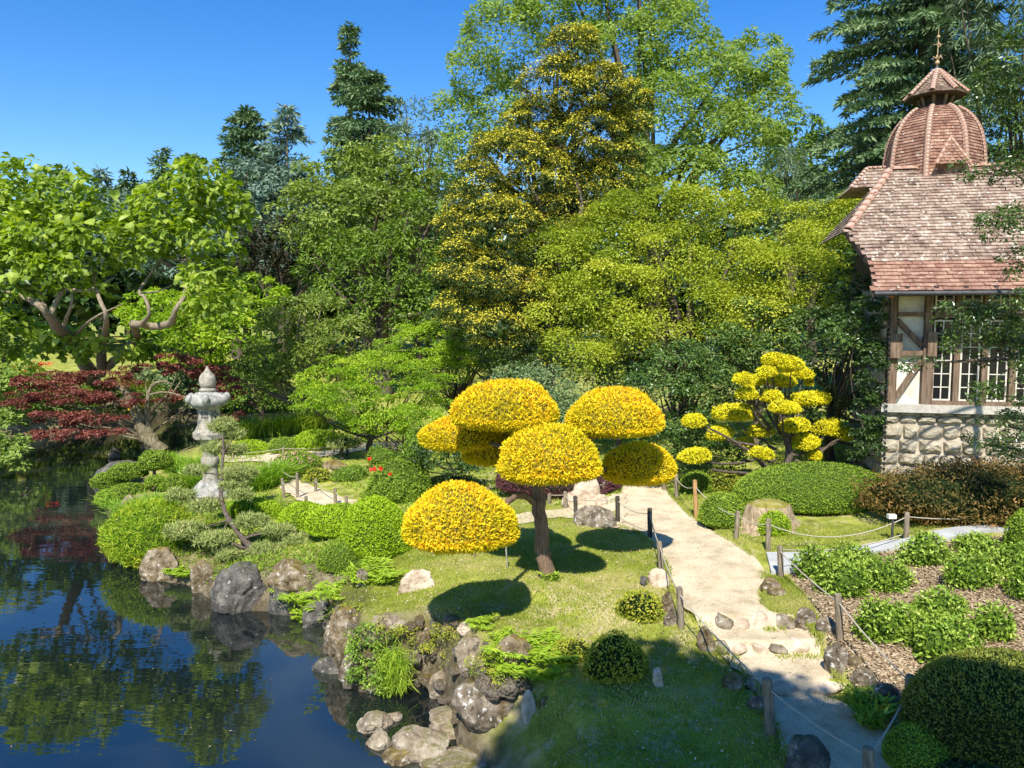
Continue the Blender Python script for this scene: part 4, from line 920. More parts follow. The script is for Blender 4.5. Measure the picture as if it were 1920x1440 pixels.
# ash with its tall airy crown
tree('ash_tree', 'very tall airy light-green tree filling the sky behind the golden cypress', 'tree', [(950, 70, 70, 65, 45), (900, 130, 50, 50, 45), (860, 215, 42, 36, 46), (1060, 30, 90, 50, 45), (1180, 0, 110, 60, 46), (1140, -70, 170, 60, 46), (1250, 70, 90, 65, 45), (1160, 110, 90, 70, 45), (1320, 160, 90, 60, 44), (1410, 130, 60, 55, 45), (1440, 215, 48, 60, 44), (1360, 260, 90, 60, 43), (1250, 220, 90, 70, 43), (1290, 340, 100, 50, 42), (1380, 370, 80, 38, 42), (930, 210, 60, 70, 46), (870, 290, 50, 50, 46), (1190, 330, 70, 60, 42)], 'ash', (gx(1235, 45), 45), .6, 1.35, 62, .26, .11, bark='bark', trunk_r=.38, nlimb=30, fork=.5, up=.2, flat=.85, back=.7, fill=.12)
tree('broadleaf_tree', 'dark green tree between the airy ash and the big dark fir', 'tree', [(1490, 260, 50, 45, 58), (1545, 310, 60, 70, 57), (1480, 350, 60, 50, 56), (1560, 400, 60, 60, 55), (1500, 420, 60, 40, 55)], 'green', (gx(1520, 57), 57), .8, 1.2, 50, .36, .15, trunk_r=.4, group=GB, fill=1.5)
tree('cedar_tree', 'weeping blue-grey cedar behind the top of the olive maple', 'tree', [(1470, 310, 40, 30, 50), (1500, 360, 52, 38, 50), (1460, 380, 36, 26, 50)], 'cedar', (gx(1480, 50), 50), .5, .95, 60, .5, .05, trunk_r=.25, droop=1.2, flat=.8, group=GB)
conifer('fir_tree', 'huge dark fir behind the domed turret of the house', 1730, -480, 900, 33, 480, 'fir', None, n=85000, L=.32, W=.09, shape=.55, droop=.42, start=.15, irr=.3, nb=260)
tree('cypress_tree', 'pale green weeping cypress in the top right corner', 'tree', [(1850, 40, 70, 110, 30), (1890, 160, 60, 100, 29), (1800, 30, 40, 70, 31), (1910, 10, 60, 120, 29)], 'cedar', (gx(1880, 30), 30), .45, .9, 46, .42, .06, trunk_r=.25, droop=1.6, flat=1.0, fill=.6)
# golden cypress
gl_ = [(1075, 105, 42, 55, 31), (1040, 175, 62, 55, 31), (1120, 180, 60, 55, 31), (1000, 240, 52, 46, 31), (1090, 270, 90, 60, 31), (1165, 260, 40, 60, 32), (945, 300, 60, 48, 30), (900, 350, 52, 50, 30), (1010, 350, 70, 60, 30), (1120, 370, 60, 60, 31), (870, 420, 42, 50, 30), (940, 430, 70, 60, 29), (1030, 460, 60, 60, 30), (860, 500, 42, 42, 29), (920, 530, 70, 55, 29), (1000, 560, 60, 50, 29), (870, 585, 50, 40, 29), (940, 620, 60, 34, 28), (1180, 200, 36, 40, 32), (1060, 410, 60, 50, 30), (1150, 340, 46, 50, 31.5), (985, 300, 46, 44, 30.5), (1085, 200, 50, 50, 30.5), (960, 390, 40, 40, 30)]
cx_, cy_ = gx(1030, 31), 31.5; bz = H(cx_, cy_)
def W4(px, py, Y, r): p = at(px, py, Y); return (p.x, p.y, p.z, r)
tree('golden_cypress', 'tall gold-tipped cypress with bare grey inner branches', 'tree', gl_, 'cypgold', (cx_, cy_), .42, 1.7, 190, .11, .045, bark='bark', trunk_r=.3, nlimb=40, fork=.8, gold=.75, up=.5, flat=.75, fill=11, droop=.25,
     limbs=[[W4(1040, 640, 30, .3), W4(1035, 540, 30, .25), W4(1055, 430, 30, .2), W4(1060, 330, 30.3, .14), W4(1040, 200, 31, .06)], [W4(1035, 560, 29.6, .2), W4(1075, 470, 29.6, .14), W4(1090, 380, 29.6, .1), W4(1060, 300, 30, .05)], [W4(1040, 450, 29.5, .12), W4(1010, 380, 29, .08), W4(985, 330, 29, .04)], [W4(1040, 600, 29, .12), W4(980, 520, 28.4, .07), W4(900, 530, 28, .03)], [W4(1050, 500, 29, .1), W4(1010, 440, 28.6, .05), W4(960, 430, 28.3, .02)]])
# olive maple: broad layered crown
tree('maple_tree', 'broad olive and gold layered maple filling the middle', 'tree', [(1230, 400, 100, 46, 28.5), (1130, 450, 90, 55, 27.5), (1060, 495, 62, 50, 27), (1330, 420, 90, 45, 28.5), (1440, 440, 90, 45, 28), (1530, 450, 70, 50, 27.5), (1240, 490, 95, 50, 26), (1370, 510, 95, 48, 26), (1150, 550, 80, 48, 25.5), (1060, 575, 68, 45, 26), (1480, 530, 90, 50, 26), (1280, 590, 90, 45, 25), (1180, 630, 80, 38, 25), (1550, 560, 50, 50, 25.5), (1580, 490, 36, 44, 24), (1590, 410, 26, 20, 25), (1390, 600, 80, 40, 25), (1090, 640, 55, 38, 25.5), (1100, 690, 42, 28, 24.5)], 'maple', (gx(1290, 27.5), 27.5), .85, 2.0, 400, .095, .055, bark='bark', trunk_r=.26, nlimb=20, fork=.35, flat=.62, fill=2.2, tipw=.25, up=.75)
tree('japanese_maple', 'lower spreading bright-green maple left of the yellow topiary', 'tree', [(640, 715, 75, 42, 28), (720, 705, 80, 40, 28), (610, 755, 60, 30, 27), (690, 760, 90, 32, 26.5), (770, 755, 70, 34, 27), (800, 730, 50, 28, 28)], 'jmaple', (gx(690, 28), 28), .5, 1.5, 190, .10, .045, bark='bark', trunk_r=.12, nlimb=30, fork=.3, flat=.38, fill=3, up=.8, group='green japanese maples')
tree('japanese_maple', 'upper golden-green maple between the lower maple and the olive maple', 'tree', [(800, 645, 75, 38, 32), (880, 630, 70, 36, 32), (900, 675, 72, 32, 31), (820, 690, 80, 32, 31), (740, 670, 50, 30, 32), (935, 660, 40, 30, 32)], 'jmaple', (gx(850, 32), 32), .55, 1.5, 190, .11, .05, trunk_r=.14, nlimb=30, fork=.3, flat=.4, fill=3, up=.8, group='green japanese maples')
tree('japanese_maple', 'small flat-topped green maple just behind the leftmost yellow pad', 'tree', [(745, 785, 60, 22, 24), (800, 800, 52, 24, 24), (700, 800, 40, 14, 24.5)], 'jmaple', (gx(768, 24.6), 24.6), .3, 1.4, 80, .09, .045, trunk_r=.07, nlimb=16, fork=.4, flat=.4, fill=3, up=.8, group='green japanese maples')
tree('dwarf_maple', 'tiny umbrella-shaped maple above the small clipped pine', 'tree', [(650, 812, 52, 13, 27.5), (610, 805, 25, 10, 27.5)], 'jmaple', (gx(648, 27.8), 27.8), .25, 1.4, 60, .09, .045, trunk_r=.05, nlimb=8, fork=.5, flat=.4, fill=3, up=.8, group='green japanese maples')
# evergreens of the middle ground
ev = 'camellias and other evergreens in the middle'
tree('camellia', 'glossy rounded camellia above and right of the right-hand yellow cloud', 'shrub', [(1270, 690, 75, 45, 22), (1220, 720, 50, 40, 22), (1320, 730, 55, 42, 22), (1270, 760, 75, 50, 21.5)], 'glossy', (gx(1270, 22.5), 22.5), .3, 1.3, 75, .10, .045, trunk_r=.1, nlimb=12, group=ev, fill=4)
tree('camellia', 'broad glossy camellia above the many-padded yellow pine', 'shrub', [(1400, 610, 80, 48, 25), (1480, 620, 70, 50, 25), (1350, 650, 60, 40, 24), (1440, 660, 70, 40, 24)], 'glossy', (gx(1420, 25), 25), .32, 1.3, 75, .11, .05, bark='barkpale', trunk_r=.12, nlimb=20, group=ev, fill=4, fork=.4)
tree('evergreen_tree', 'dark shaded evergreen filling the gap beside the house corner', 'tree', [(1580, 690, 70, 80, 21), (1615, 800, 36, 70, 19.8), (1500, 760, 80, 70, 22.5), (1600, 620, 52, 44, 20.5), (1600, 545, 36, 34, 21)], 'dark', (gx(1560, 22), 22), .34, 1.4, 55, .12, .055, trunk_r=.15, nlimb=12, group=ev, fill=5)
tree('evergreen_shrub', 'leafy climber, its leaf colour darkened for shade, screening the stone corner of the house', 'shrub', [(1628, 590, 26, 34, 18.5, .3), (1632, 690, 22, 50, 18.4, .3), (1628, 780, 20, 50, 18.4, .3), (1622, 840, 20, 30, 18.4, .3)], 'dark', (gx(1622, 18.5), 18.5), .16, 1.2, 50, .10, .05, trunk_r=.03, nlimb=6, group=ev, fill=8)  # dark leaf colour stands in for shade; the sun would light this corner
tree('evergreen_tree', 'light-leaved evergreen bough reaching the stone corner of the house', 'tree', [(1606, 632, 46, 20, 18.8), (1575, 615, 30, 14, 19.2)], 'glossy', (gx(1560, 21.5), 21.5), .22, 1.3, 60, .10, .04, trunk_r=.06, nlimb=10, group=ev, fill=3)
tree('evergreen_shrub', 'low dark evergreen behind the right-hand yellow cloud', 'shrub', [(1240, 820, 60, 40, 21), (1300, 800, 50, 40, 21.5), (1220, 870, 50, 30, 20.5), (1340, 850, 60, 30, 21.5)], 'glossy', (gx(1270, 21.5), 21.5), .28, 1.3, 60, .10, .045, trunk_r=.06, nlimb=6, group=ev, fill=5)
tree('grey_green_shrub', 'grey-green arching shrub between the two upper yellow clouds', 'shrub', [(980, 715, 55, 36, 20), (1040, 725, 55, 36, 20), (1000, 770, 70, 40, 19.5), (1060, 770, 40, 40, 19.5)], 'greyshrub', (gx(1010, 20), 20), .25, 1.3, 75, .10, .035, bark='barkpale', trunk_r=.06, nlimb=16, group=ev, fill=4, droop=.5)
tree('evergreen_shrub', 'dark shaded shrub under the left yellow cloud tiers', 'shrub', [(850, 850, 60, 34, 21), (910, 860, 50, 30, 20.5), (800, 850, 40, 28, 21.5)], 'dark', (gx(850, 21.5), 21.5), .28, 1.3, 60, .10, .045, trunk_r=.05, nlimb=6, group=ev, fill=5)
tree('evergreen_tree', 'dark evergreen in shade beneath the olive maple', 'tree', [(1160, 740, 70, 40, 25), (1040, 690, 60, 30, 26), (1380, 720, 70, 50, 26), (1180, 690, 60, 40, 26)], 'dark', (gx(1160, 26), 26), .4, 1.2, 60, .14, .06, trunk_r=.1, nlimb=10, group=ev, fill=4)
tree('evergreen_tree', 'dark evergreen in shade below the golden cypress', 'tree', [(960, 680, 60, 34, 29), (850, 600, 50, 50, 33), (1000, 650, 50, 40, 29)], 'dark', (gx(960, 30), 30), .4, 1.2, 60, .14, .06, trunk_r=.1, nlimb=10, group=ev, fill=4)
# ---------------------------------------------------------------- pale large-leaved tree on the left
cl = [(60, 350, 70, 42, 32.7, 2.2), (150, 365, 65, 36, 32.7, 2.2), (20, 420, 60, 50, 31.7, 2.2), (100, 430, 75, 48, 31.7, 2.2), (190, 440, 60, 48, 31.7, 2.2), (390, 335, 46, 30, 31.7, 2.2), (330, 385, 62, 36, 31.7, 2.2), (420, 385, 48, 34, 31.7, 2.2), (300, 435, 60, 36, 31.2, 2.2), (390, 440, 60, 34, 31.2, 2.2), (140, 500, 66, 32, 31.2, 2.2), (40, 500, 60, 40, 30.7, 2.2), (30, 610, 50, 40, 33.0, 1.6), (130, 630, 50, 24, 33.0, 1.6), (235, 640, 44, 18, 33.0, 1.6), (420, 565, 50, 16, 30.2, 2.2), (400, 520, 40, 16, 30.7, 2.2), (20, 690, 40, 40, 39.0, 2.0), ]
def W5(px, py, r, Y=45): Y = 41.5 - 11.6 * min(1, max(0, (712 - py) / 110)) + 3.4 * min(1, max(0, (565 - py) / 130)); p = at(px, py, Y); return (p.x, p.y, p.z, r * (.44 if py > 600 else .33))
CL = [[W5(172, 712, .95), W5(150, 660, .62), W5(110, 615, .52), W5(82, 580, .42), W5(50, 560, .3), W5(10, 545, .15)],
      [W5(85, 585, .36), W5(70, 530, .28), W5(78, 470, .2), W5(60, 400, .08)], [W5(95, 590, .3), W5(120, 545, .25), W5(165, 545, .18), W5(215, 520, .1)],
      [W5(190, 700, .6), W5(190, 650, .45), W5(200, 600, .3), W5(180, 540, .2), W5(170, 460, .08)],
      [W5(200, 690, .5), W5(235, 655, .4), W5(258, 632, .36), W5(250, 608, .34), W5(285, 612, .34), W5(318, 607, .33), W5(330, 580, .29), W5(346, 555, .27), W5(350, 525, .24), W5(368, 498, .18), W5(395, 440, .12), W5(385, 370, .06)],
      [W5(262, 610, .26), W5(280, 590, .22), W5(272, 560, .2), W5(262, 545, .18), W5(285, 510, .14), W5(310, 475, .1), W5(330, 410, .05)], [W5(268, 550, .12), W5(300, 545, .09), W5(330, 530, .04)], [W5(120, 610, .2), W5(135, 560, .14), W5(130, 500, .1), W5(150, 400, .05)], [W5(345, 555, .1), W5(400, 545, .06), W5(430, 560, .03)], [W5(130, 640, .2), W5(170, 600, .14), W5(230, 570, .05)]]
cb = at(175, 712, 41.5); ct = root('catalpa', (cb.x, cb.y, H(cb.x, cb.y)), 'large pale-green tree with big drooping leaves and twisting pale limbs', 'tree')
mb = MB(); crown(mb, lob(cl), .5, .8, 26, .31, .24, sd(), flat=.75, up=.6, droop=.9, fill=.12, back=.35); mb.build('crown', M['catalpa'], ct)
mb = MB()
for i, l in enumerate(CL): limb(mb, l, 6, 9, i + 50)
mb.build('trunk', M['barkpale'], ct)
# the biggest drooping leaves, one by one
lm = MB(); w = .17; lm.add([(0, 0, 0), (-w * .75, -.03, -.02), (-w, .12, -.03), (-w * .6, .24, -.05), (0, .38, -.08), (w * .6, .24, -.05), (w, .12, -.03), (w * .75, -.03, -.02), (0, .2, .03)], [(0, 8, 1, 1)][:0] or [(8, 0, 1, 2), (8, 2, 3, 4), (8, 4, 5, 6), (8, 6, 7, 0)], 0, .75)
lme = lm.mesh('leaf', M['catalpa'], (0, 0, 0)); rl = random.Random(9); L0 = lob(cl)
for i in range(290):
    c, r_ = rl.choice(L0); d = Vector((rl.gauss(0, 1), -abs(rl.gauss(.8, .6)), rl.gauss(.5, .7))).normalized()
    o = bpy.data.objects.new('leaf', lme); COL.objects.link(o); o.parent = ct
    p = Vector((c[0] + d.x * r_[0] * 1.02, c[1] + d.y * r_[1] * 1.05, c[2] + d.z * r_[2] * 1.05)) - ct.location
    o.location = p; o.rotation_euler = (R(rl.uniform(-85, -20)), rl.uniform(-.5, .5), rl.uniform(0, 6.28)); o.scale = [rl.uniform(.8, 1.25)] * 3
tree('leafy_tree', 'fresh green leafy branches dipping towards the water at the far left edge', 'tree', [(0, 640, 40, 40, 33), (10, 730, 34, 50, 32), (5, 810, 34, 36, 30), (28, 855, 30, 16, 28.5)], 'ash', (gx(-60, 33), 33), .32, 1.1, 40, .22, .13, trunk_r=.15, nlimb=14, fill=1, fork=.5, droop=.4)
tree('azalea_bush', 'orange-red flowering bush half hidden behind the red maple', 'shrub', [(30, 692, 26, 9, 39.6), (75, 688, 22, 7, 39.6), (10, 700, 20, 10, 39.6)], 'redfl', (gx(40, 40.5), 40.5), .3, .8, 14, .16, .1, trunk_r=.05, nlimb=4)
tree('shrub', 'low green shrubs on the far bank below the catalpa trunk', 'shrub', [(60, 752, 70, 34, 40.3), (150, 748, 50, 32, 40.5), (-40, 750, 60, 44, 40), (220, 745, 45, 30, 41.5), (275, 748, 40, 26, 43), (110, 725, 60, 20, 41.5)], 'green', (gx(80, 42), 42), .4, 1.3, 50, .2, .1, trunk_r=.08, nlimb=4, fill=3)
tree('shrub', 'grey-green feathery shrub on the far bank right of the catalpa trunk', 'shrub', [(300, 715, 50, 30, 46), (350, 735, 50, 28, 47), (390, 710, 40, 34, 48)], 'greyshrub', (gx(340, 51), 51), .35, 1.2, 60, .26, .09, trunk_r=.06, nlimb=6, fill=2)
tree('shrub', 'tangled dark green shrub on the far bank behind the lantern roof', 'shrub', [(440, 760, 50, 16, 50), (530, 756, 60, 18, 50), (600, 755, 50, 22, 47)], 'green', (gx(520, 52), 52), .4, 1.3, 50, .2, .1, trunk_r=.06, nlimb=4, fill=2)
# ---------------------------------------------------------------- red maple by the water
ml = [(95, 715, 70, 15, 31), (190, 712, 62, 14, 31), (60, 750, 48, 14, 30.5), (130, 742, 75, 13, 30), (215, 748, 55, 12, 30.5), (95, 785, 60, 11, 29.5), (185, 785, 60, 11, 29.5), (70, 820, 32, 9, 29), (125, 815, 42, 9, 29), (200, 815, 38, 9, 29), (260, 700, 34, 12, 32), (345, 690, 42, 17, 32.5), (395, 700, 34, 16, 33), (425, 730, 28, 20, 33), (380, 735, 26, 12, 33), (325, 675, 28, 12, 33), (430, 775, 26, 10, 33), (310, 745, 22, 7, 32)]
mbx = onz(297, 850, .45)
def W6(px, py, r, Y=31): p = at(px, py, Y); return (p.x, p.y, p.z, r)
tree('red_maple', 'dark red maple leaning left over the pond behind the stone lantern', 'tree', ml, 'red', (mbx.x, mbx.y), .32, 1.5, 100, .115, .06, bark='barkmoss', trunk_r=.12, nlimb=14, fork=.35, flat=.35, fill=1.0, up=.7, tipw=.2,
     limbs=[[W6(305, 850, .36), W6(275, 815, .28), W6(255, 775, .22), W6(235, 735, .16), W6(200, 715, .08)], [W6(285, 850, .2), W6(270, 800, .16), W6(255, 760, .12), W6(215, 760, .06)], [W6(290, 845, .16), W6(280, 800, .12), W6(276, 760, .1), W6(284, 725, .08), W6(305, 715, .06), W6(322, 720, .03)], [W6(282, 740, .06), W6(310, 735, .05), W6(350, 745, .02)], [W6(240, 745, .1), W6(170, 770, .06), W6(110, 790, .03)]])
tree('yellow_azalea', 'small bush of yellow flowers behind the red maple fork', 'shrub', [(255, 718, 26, 8, 33.5), (265, 762, 26, 9, 33)], 'yolk', (gx(262, 33.6), 33.6), .2, 1, 20, .12, .09, trunk_r=.04, nlimb=4)
# wooded land behind the camera: a tall oak whose shade falls over the lower right of the garden
s = sd(); ol = [((.3, -.7, 12.6), (2.0, 1.9, 1.4)), ((-.9, -1.8, 12.2), (1.8, 2.0, 1.4)), ((2.5, -2.0, 12.2), (2.0, 2.0, 1.4)), ((4.9, -2.9, 12.2), (2.4, 2.0, 1.4)), ((2.5, -4.5, 12), (3.2, 2.8, 1.8)), ((6, -5.5, 12), (2.4, 2.4, 1.6))]
ot = root('oak_tree', (4, -12, H(4, -12)), 'tall oak standing behind the viewpoint and shading the near lawn', 'tree')
mb = MB(); crown(mb, ol, .5, 2.8, 54, .24, .2, s, back=1, fill=16); mb.build('crown', M['green'], ot)
mb = MB(); limb(mb, [(4, -12, .8, .6), (4, -11.5, 5, .45), (4.2, -9, 9.5, .3), (4.5, -7, 11.5, .15)], 5, 8); limb(mb, [(4.1, -10.5, 7.5, .3), (7, -9, 10, .2), (8.8, -7, 11.5, .08)], 5, 6); limb(mb, [(4.1, -10.5, 8, .28), (2.2, -8, 10.5, .16), (1.2, -6, 11.8, .06)], 5, 6); mb.build('trunk', M['bark'], ot)
# holly at the right edge, its boughs in front of the house
hl = [(1795, 590, 45, 24, 14), (1850, 610, 50, 30, 14), (1900, 580, 40, 40, 13.5), (1810, 640, 40, 22, 14), (1870, 660, 50, 28, 14), (1910, 720, 34, 36, 13.5), (1850, 740, 30, 18, 14), (1885, 800, 40, 26, 14), (1835, 830, 26, 12, 14.5), (1900, 850, 34, 16, 14), (1745, 680, 18, 8, 14.2), (1700, 682, 8, 5, 14.2), (1890, 420, 44, 26, 13), (1860, 400, 26, 14, 13), (1900, 325, 36, 20, 13), (1840, 312, 40, 8, 13), (1905, 490, 26, 22, 13), (1800, 320, 24, 6, 13)]
hs_ = at(2010, 900, 14); ht = root('holly_tree', (hs_.x, hs_.y, H(hs_.x, hs_.y)), 'dark glossy-leaved tree whose boughs hang in from the right edge over the house', 'tree')
mb = MB(); PC, PR = crown(mb, lob(hl), .17, 1.25, 52, .075, .034, sd(), flat=.8, up=.3, fill=.6, back=.8); mb.build('crown', M['wisteria'], ht)
mb = MB(); limb(mb, [(hs_.x, 14, 1.5, .2), (hs_.x, 14, 5, .16), (hs_.x - .2, 13.5, 8, .1), (hs_.x - .3, 13.5, 11, .04)], 5, 8)
rr_ = random.Random(4)
for c, r_ in lob(hl):
    z0 = c[2] - .3 + (hs_.x - c[0]) * .25; a = (hs_.x - .1, 13.9, max(2, z0))
    limb(mb, [(*a, .04), ((a[0] + c[0]) / 2, 13.9, (a[2] + c[2]) / 2 - .1, .025), (*c, .01)], 4, 5, 3)
for p in PC[::3]:
    c = min(lob(hl), key=lambda q: (q[0][0] - p[0]) ** 2 + (q[0][2] - p[2]) ** 2)[0]; tube(mb, [c, tuple(p)], [.008, .004], 3, 0, cap=False)
mb.build('trunk', M['bark'], ht)
tree('laurel_tree', 'bright green leafy tree rising right of the domed turret', 'tree', [(1850, 180, 46, 50, 24), (1900, 130, 50, 70, 24), (1900, 230, 50, 60, 24), (1860, 250, 36, 40, 24), (1930, 300, 50, 50, 24)], 'wisteria', (gx(1960, 25), 25), .3, 1.0, 42, .15, .065, trunk_r=.15, nlimb=20, fill=1.2)
# ---------------------------------------------------------------- the big yellow cloud tree
tb_ = G(1022, 1083); yt = root('yellow_topiary', tb_, 'golden yew clipped into big rounded clouds on one thick brown trunk', 'tree'); TYw = tb_.y
clouds = [(750, 975, 899, 1030, TYw - 1.9, .8, .26), (931, 1126, 789, 906, TYw - .75, .85, .10), (843, 1048, 706, 806, TYw - .1, .8, .40), (783, 935, 776, 842, TYw + .9, .8, .16), (1060, 1246, 723, 820, TYw + .2, .8, .38), (1128, 1267, 825, 907, TYw + 1.0, .85, .10), (930, 1012, 765, 802, TYw + .9, .8, .1), (868, 1000, 800, 872, TYw + 1.2, .8, .12)]
for x0, x1, y0, y1, Yc, dr, orr in clouds:
    c = at((x0 + x1) / 2, y0 + (y1 - y0) * .74, Yc); k = Yc / F; rx = (x1 - x0) / 2 * k * .97; hh = (y1 - y0) * k
    mb = MB(); shell(mb, tuple(c), rx, rx * dr, hh * .68, hh * .2, 2800, .06, .026, sd(), amp=.06, freq=4, nw=.5, flatb=1, orange=orr, out=.75, jit=.32)
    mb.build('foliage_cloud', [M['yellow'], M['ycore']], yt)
mb = MB(); T = lambda px, py, Y, r: (*at(px, py, Y), r)
g0 = tb_
limb(mb, [(g0.x + .03, g0.y, g0.z - .2, .20), (g0.x + .02, g0.y, g0.z + .05, .145), T(1019, 1030, TYw, .125), T(1014, 970, TYw, .115), T(1009, 910, TYw, .11), T(1005, 850, TYw, .10), T(1000, 800, TYw + .1, .09), T(960, 765, TYw, .04)], 6, 12, 3, .09)
limb(mb, [T(1006, 946, TYw, .06), T(985, 930, TYw - .3, .055), T(970, 928, TYw - .8, .05), T(940, 950, TYw - 1.4, .05), T(900, 975, TYw - 1.8, .04)], 5, 7, 4)
limb(mb, [T(1010, 870, TYw, .07), T(1040, 850, TYw - .3, .05), T(1030, 850, TYw - .8, .04)], 4, 6, 5)
limb(mb, [T(1005, 850, TYw, .08), T(950, 840, TYw + .3, .05), T(900, 825, TYw + .8, .03), T(860, 815, TYw + .9, .02)], 5, 6, 6)
limb(mb, [T(1003, 830, TYw, .08), T(985, 790, TYw + .1, .06), T(975, 762, TYw, .05), T(950, 755, TYw, .03)], 4, 6, 7)
limb(mb, [T(985, 790, TYw + .1, .05), T(1000, 770, TYw, .035), T(1020, 750, TYw, .03), T(1035, 742, TYw, .012)], 4, 6, 8)
limb(mb, [T(1010, 860, TYw, .08), T(1080, 835, TYw + .2, .06), T(1130, 810, TYw + .3, .05), T(1150, 790, TYw + .2, .03)], 5, 6, 9)
limb(mb, [T(1012, 880, TYw, .07), T(1090, 865, TYw + .5, .05), T(1150, 885, TYw + .9, .04), T(1190, 870, TYw + 1, .02)], 5, 6, 10)
limb(mb, [T(1120, 815, TYw + .3, .03), T(1165, 808, TYw + .2, .02)], 3, 5, 11)
mb.build('trunk', M['barkred'], yt)
def stake(label, px, pyt, pyb, r, mat, Y=None):
    g = G(px, pyb); t = at(px - 4, pyt, g.y); mb = MB(); tube(mb, [(g.x, g.y, g.z - .05), (t.x, t.y, t.z)], [r, r * .9], 7, 0); tag(mb.build('support_stake', mat, None, org=tuple(g)), label, 'stake', 'stakes propping the lowest yellow cloud')
stake('thin pale metal stake under the right end of the lowest yellow cloud', 952, 1020, 1066, .016, M['granite'])
stake('short wooden stake under the middle of the lowest yellow cloud', 891, 1018, 1048, .02, M['post'])
# ---------------------------------------------------------------- the many-padded yellow pine
pads = [(1445,676,23,11),(1484,684,22,12),(1505,700,20,9),(1437,698,17,9),(1389,710,16,9),(1422,713,18,9),(1473,713,24,10),(1516,716,8,8),(1403,726,11,8),(1398,740,18,10),(1446,744,17,10),(1515,749,34,12),(1467,764,25,11),(1375,775,34,15),(1311,792,24,12),(1348,812,25,13),(1428,808,23,10),(1487,799,30,12),(1554,804,23,14),(1583,815,14,11),(1517,831,27,13),(1398,831,18,8),(1306,855,28,13),(1529,854,14,9),(1428,850,20,9)]
NY = 19.6; nb = Vector((gx(1470, NY), NY, H(gx(1470, NY), NY))); nt_ = root('pad_pruned_juniper', nb, 'lemon-yellow conifer pruned into many small flat pads near the house', 'tree')
rp = random.Random(8); tw = MB()
limb(tw, [(nb.x, NY, nb.z - .2, .13), T(1480, 850, NY, .10), T(1466, 790, NY, .08), T(1460, 740, NY, .05), T(1470, 700, NY, .025)], 5, 8, 1)
limb(tw, [(nb.x - .1, NY, nb.z - .1, .1), T(1430, 870, NY - .2, .07), T(1380, 830, NY - .5, .04), T(1325, 800, NY - .7, .02)], 5, 7, 2)
limb(tw, [(nb.x - .1, NY, nb.z, .08), T(1420, 890, NY - .4, .05), T(1360, 885, NY - .8, .035), T(1335, 880, NY - 1, .03)], 5, 6, 3)
limb(tw, [(nb.x + .1, NY, nb.z, .08), T(1525, 860, NY, .05), T(1560, 830, NY, .03), T(1580, 822, NY, .015)], 5, 6, 4)
for px, py, w, h in pads:
    Yp = NY + rp.uniform(-.9, .5); k = Yp / F; c = at(px, py + h * .3, Yp)
    mb = MB()
    for q in range(3):
        ox = rp.uniform(-.45, .45) * w * k; shell(mb, (c.x + ox, c.y + rp.uniform(-.1, .1), c.z + rp.uniform(-.03, .04)), w * k * rp.uniform(.72, .92), w * k * rp.uniform(.6, .8), h * k * 1.35, h * k * .5, 1700, .06, .034, sd(), amp=.14, freq=5, out=.7)
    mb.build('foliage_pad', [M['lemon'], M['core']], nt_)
    j = at(1470 + (px - 1470) * .35, py + (870 - py) * .55, NY); limb(tw, [(*j, .04), ((j.x + c.x) / 2, (j.y + c.y) / 2, (j.z + c.z) / 2 - .12, .03), (c.x, c.y, c.z - .05, .012)], 4, 5, px)
tw.build('trunk', M['bark'], nt_)
# ---------------------------------------------------------------- clipped shrubs and mounds
cm_ = 'clipped bright green mounds near the lantern'
bush('clipped_shrub', 'largest bright green mound right beside the left yellow cloud', 640, 776, 932, 1062, 'lime', 3200, .055, .026, .06, 3, .9, cm_)
bush('clipped_shrub', 'bright green mound left of and behind the largest one', 575, 695, 945, 1015, 'lime', 2800, .055, .026, .07, 3, .8, cm_)
bush('clipped_shrub', 'bright green mound behind the pine branches, at the path corner', 522, 620, 942, 1003, 'lime', 2800, .055, .026, .07, 3, .8, cm_)
bush('clipped_shrub', 'low bright green mound right of the lantern base', 425, 535, 935, 980, 'lime', 2800, .055, .026, .07, 3, .7, cm_)
bush('clipped_shrub', 'mound hanging over the dark rocks below the largest mound', 596, 690, 1010, 1085, 'limedeep', 1800, .05, .02, .1, 3, .8, cm_)
cb2 = 'clipped balls along the far path'
bush('clipped_shrub', 'long clipped bush at the right end of the far row', 548, 640, 808, 848, 'lime', 1500, .07, .034, .06, 3, .8, cb2)
bush('clipped_shrub', 'round clipped bush in the middle of the far row', 502, 562, 820, 852, 'limedeep', 900, .07, .03, .05, 3, .8, cb2)
bush('clipped_shrub', 'clipped bush at the left end of the far row', 432, 508, 824, 856, 'lime', 1500, .07, .034, .07, 3, .8, cb2)
o = bush('clipped_shrub', 'green dome dotted with small pink flowers beside the far path', 508, 606, 845, 893, 'limedeep', 1300, .055, .025, .05, 3, .8)
mb = MB(); rng = np.random.default_rng(3); n = 220; D = nrm(rng.normal(size=(n, 3)) + [-.7, -.8, .6]); bb = np.array([v[:] for v in o.bound_box]); c = bb.mean(0); r_ = (bb.max(0) - bb.min(0)) / 2
leaves(mb, D * r_ * .98 + c, D, .05, .05, rng, None, rng.random(n)); f_ = mb.build('flower', M['pinkfl'], None, kind='stuff'); f_.parent = o
bush('clipped_shrub', 'large smooth clipped mound in front of the house', 1371, 1676, 864, 972, 'limedeep', 2000, .05, .024, .035, 2.5, .62, 'clipped shrubs right of the sand path', belly=.2)
bush('clipped_shrub', 'round clipped ball left of the mossy stump', 1310, 1402, 922, 996, 'limedeep', 2000, .05, .024, .05, 3, .9, 'clipped shrubs right of the sand path')
bush('clipped_shrub', 'shaded round ball behind the orange post', 1276, 1336, 884, 928, 'limedeep', 1700, .055, .026, .06, 3, .9, 'clipped shrubs right of the sand path')
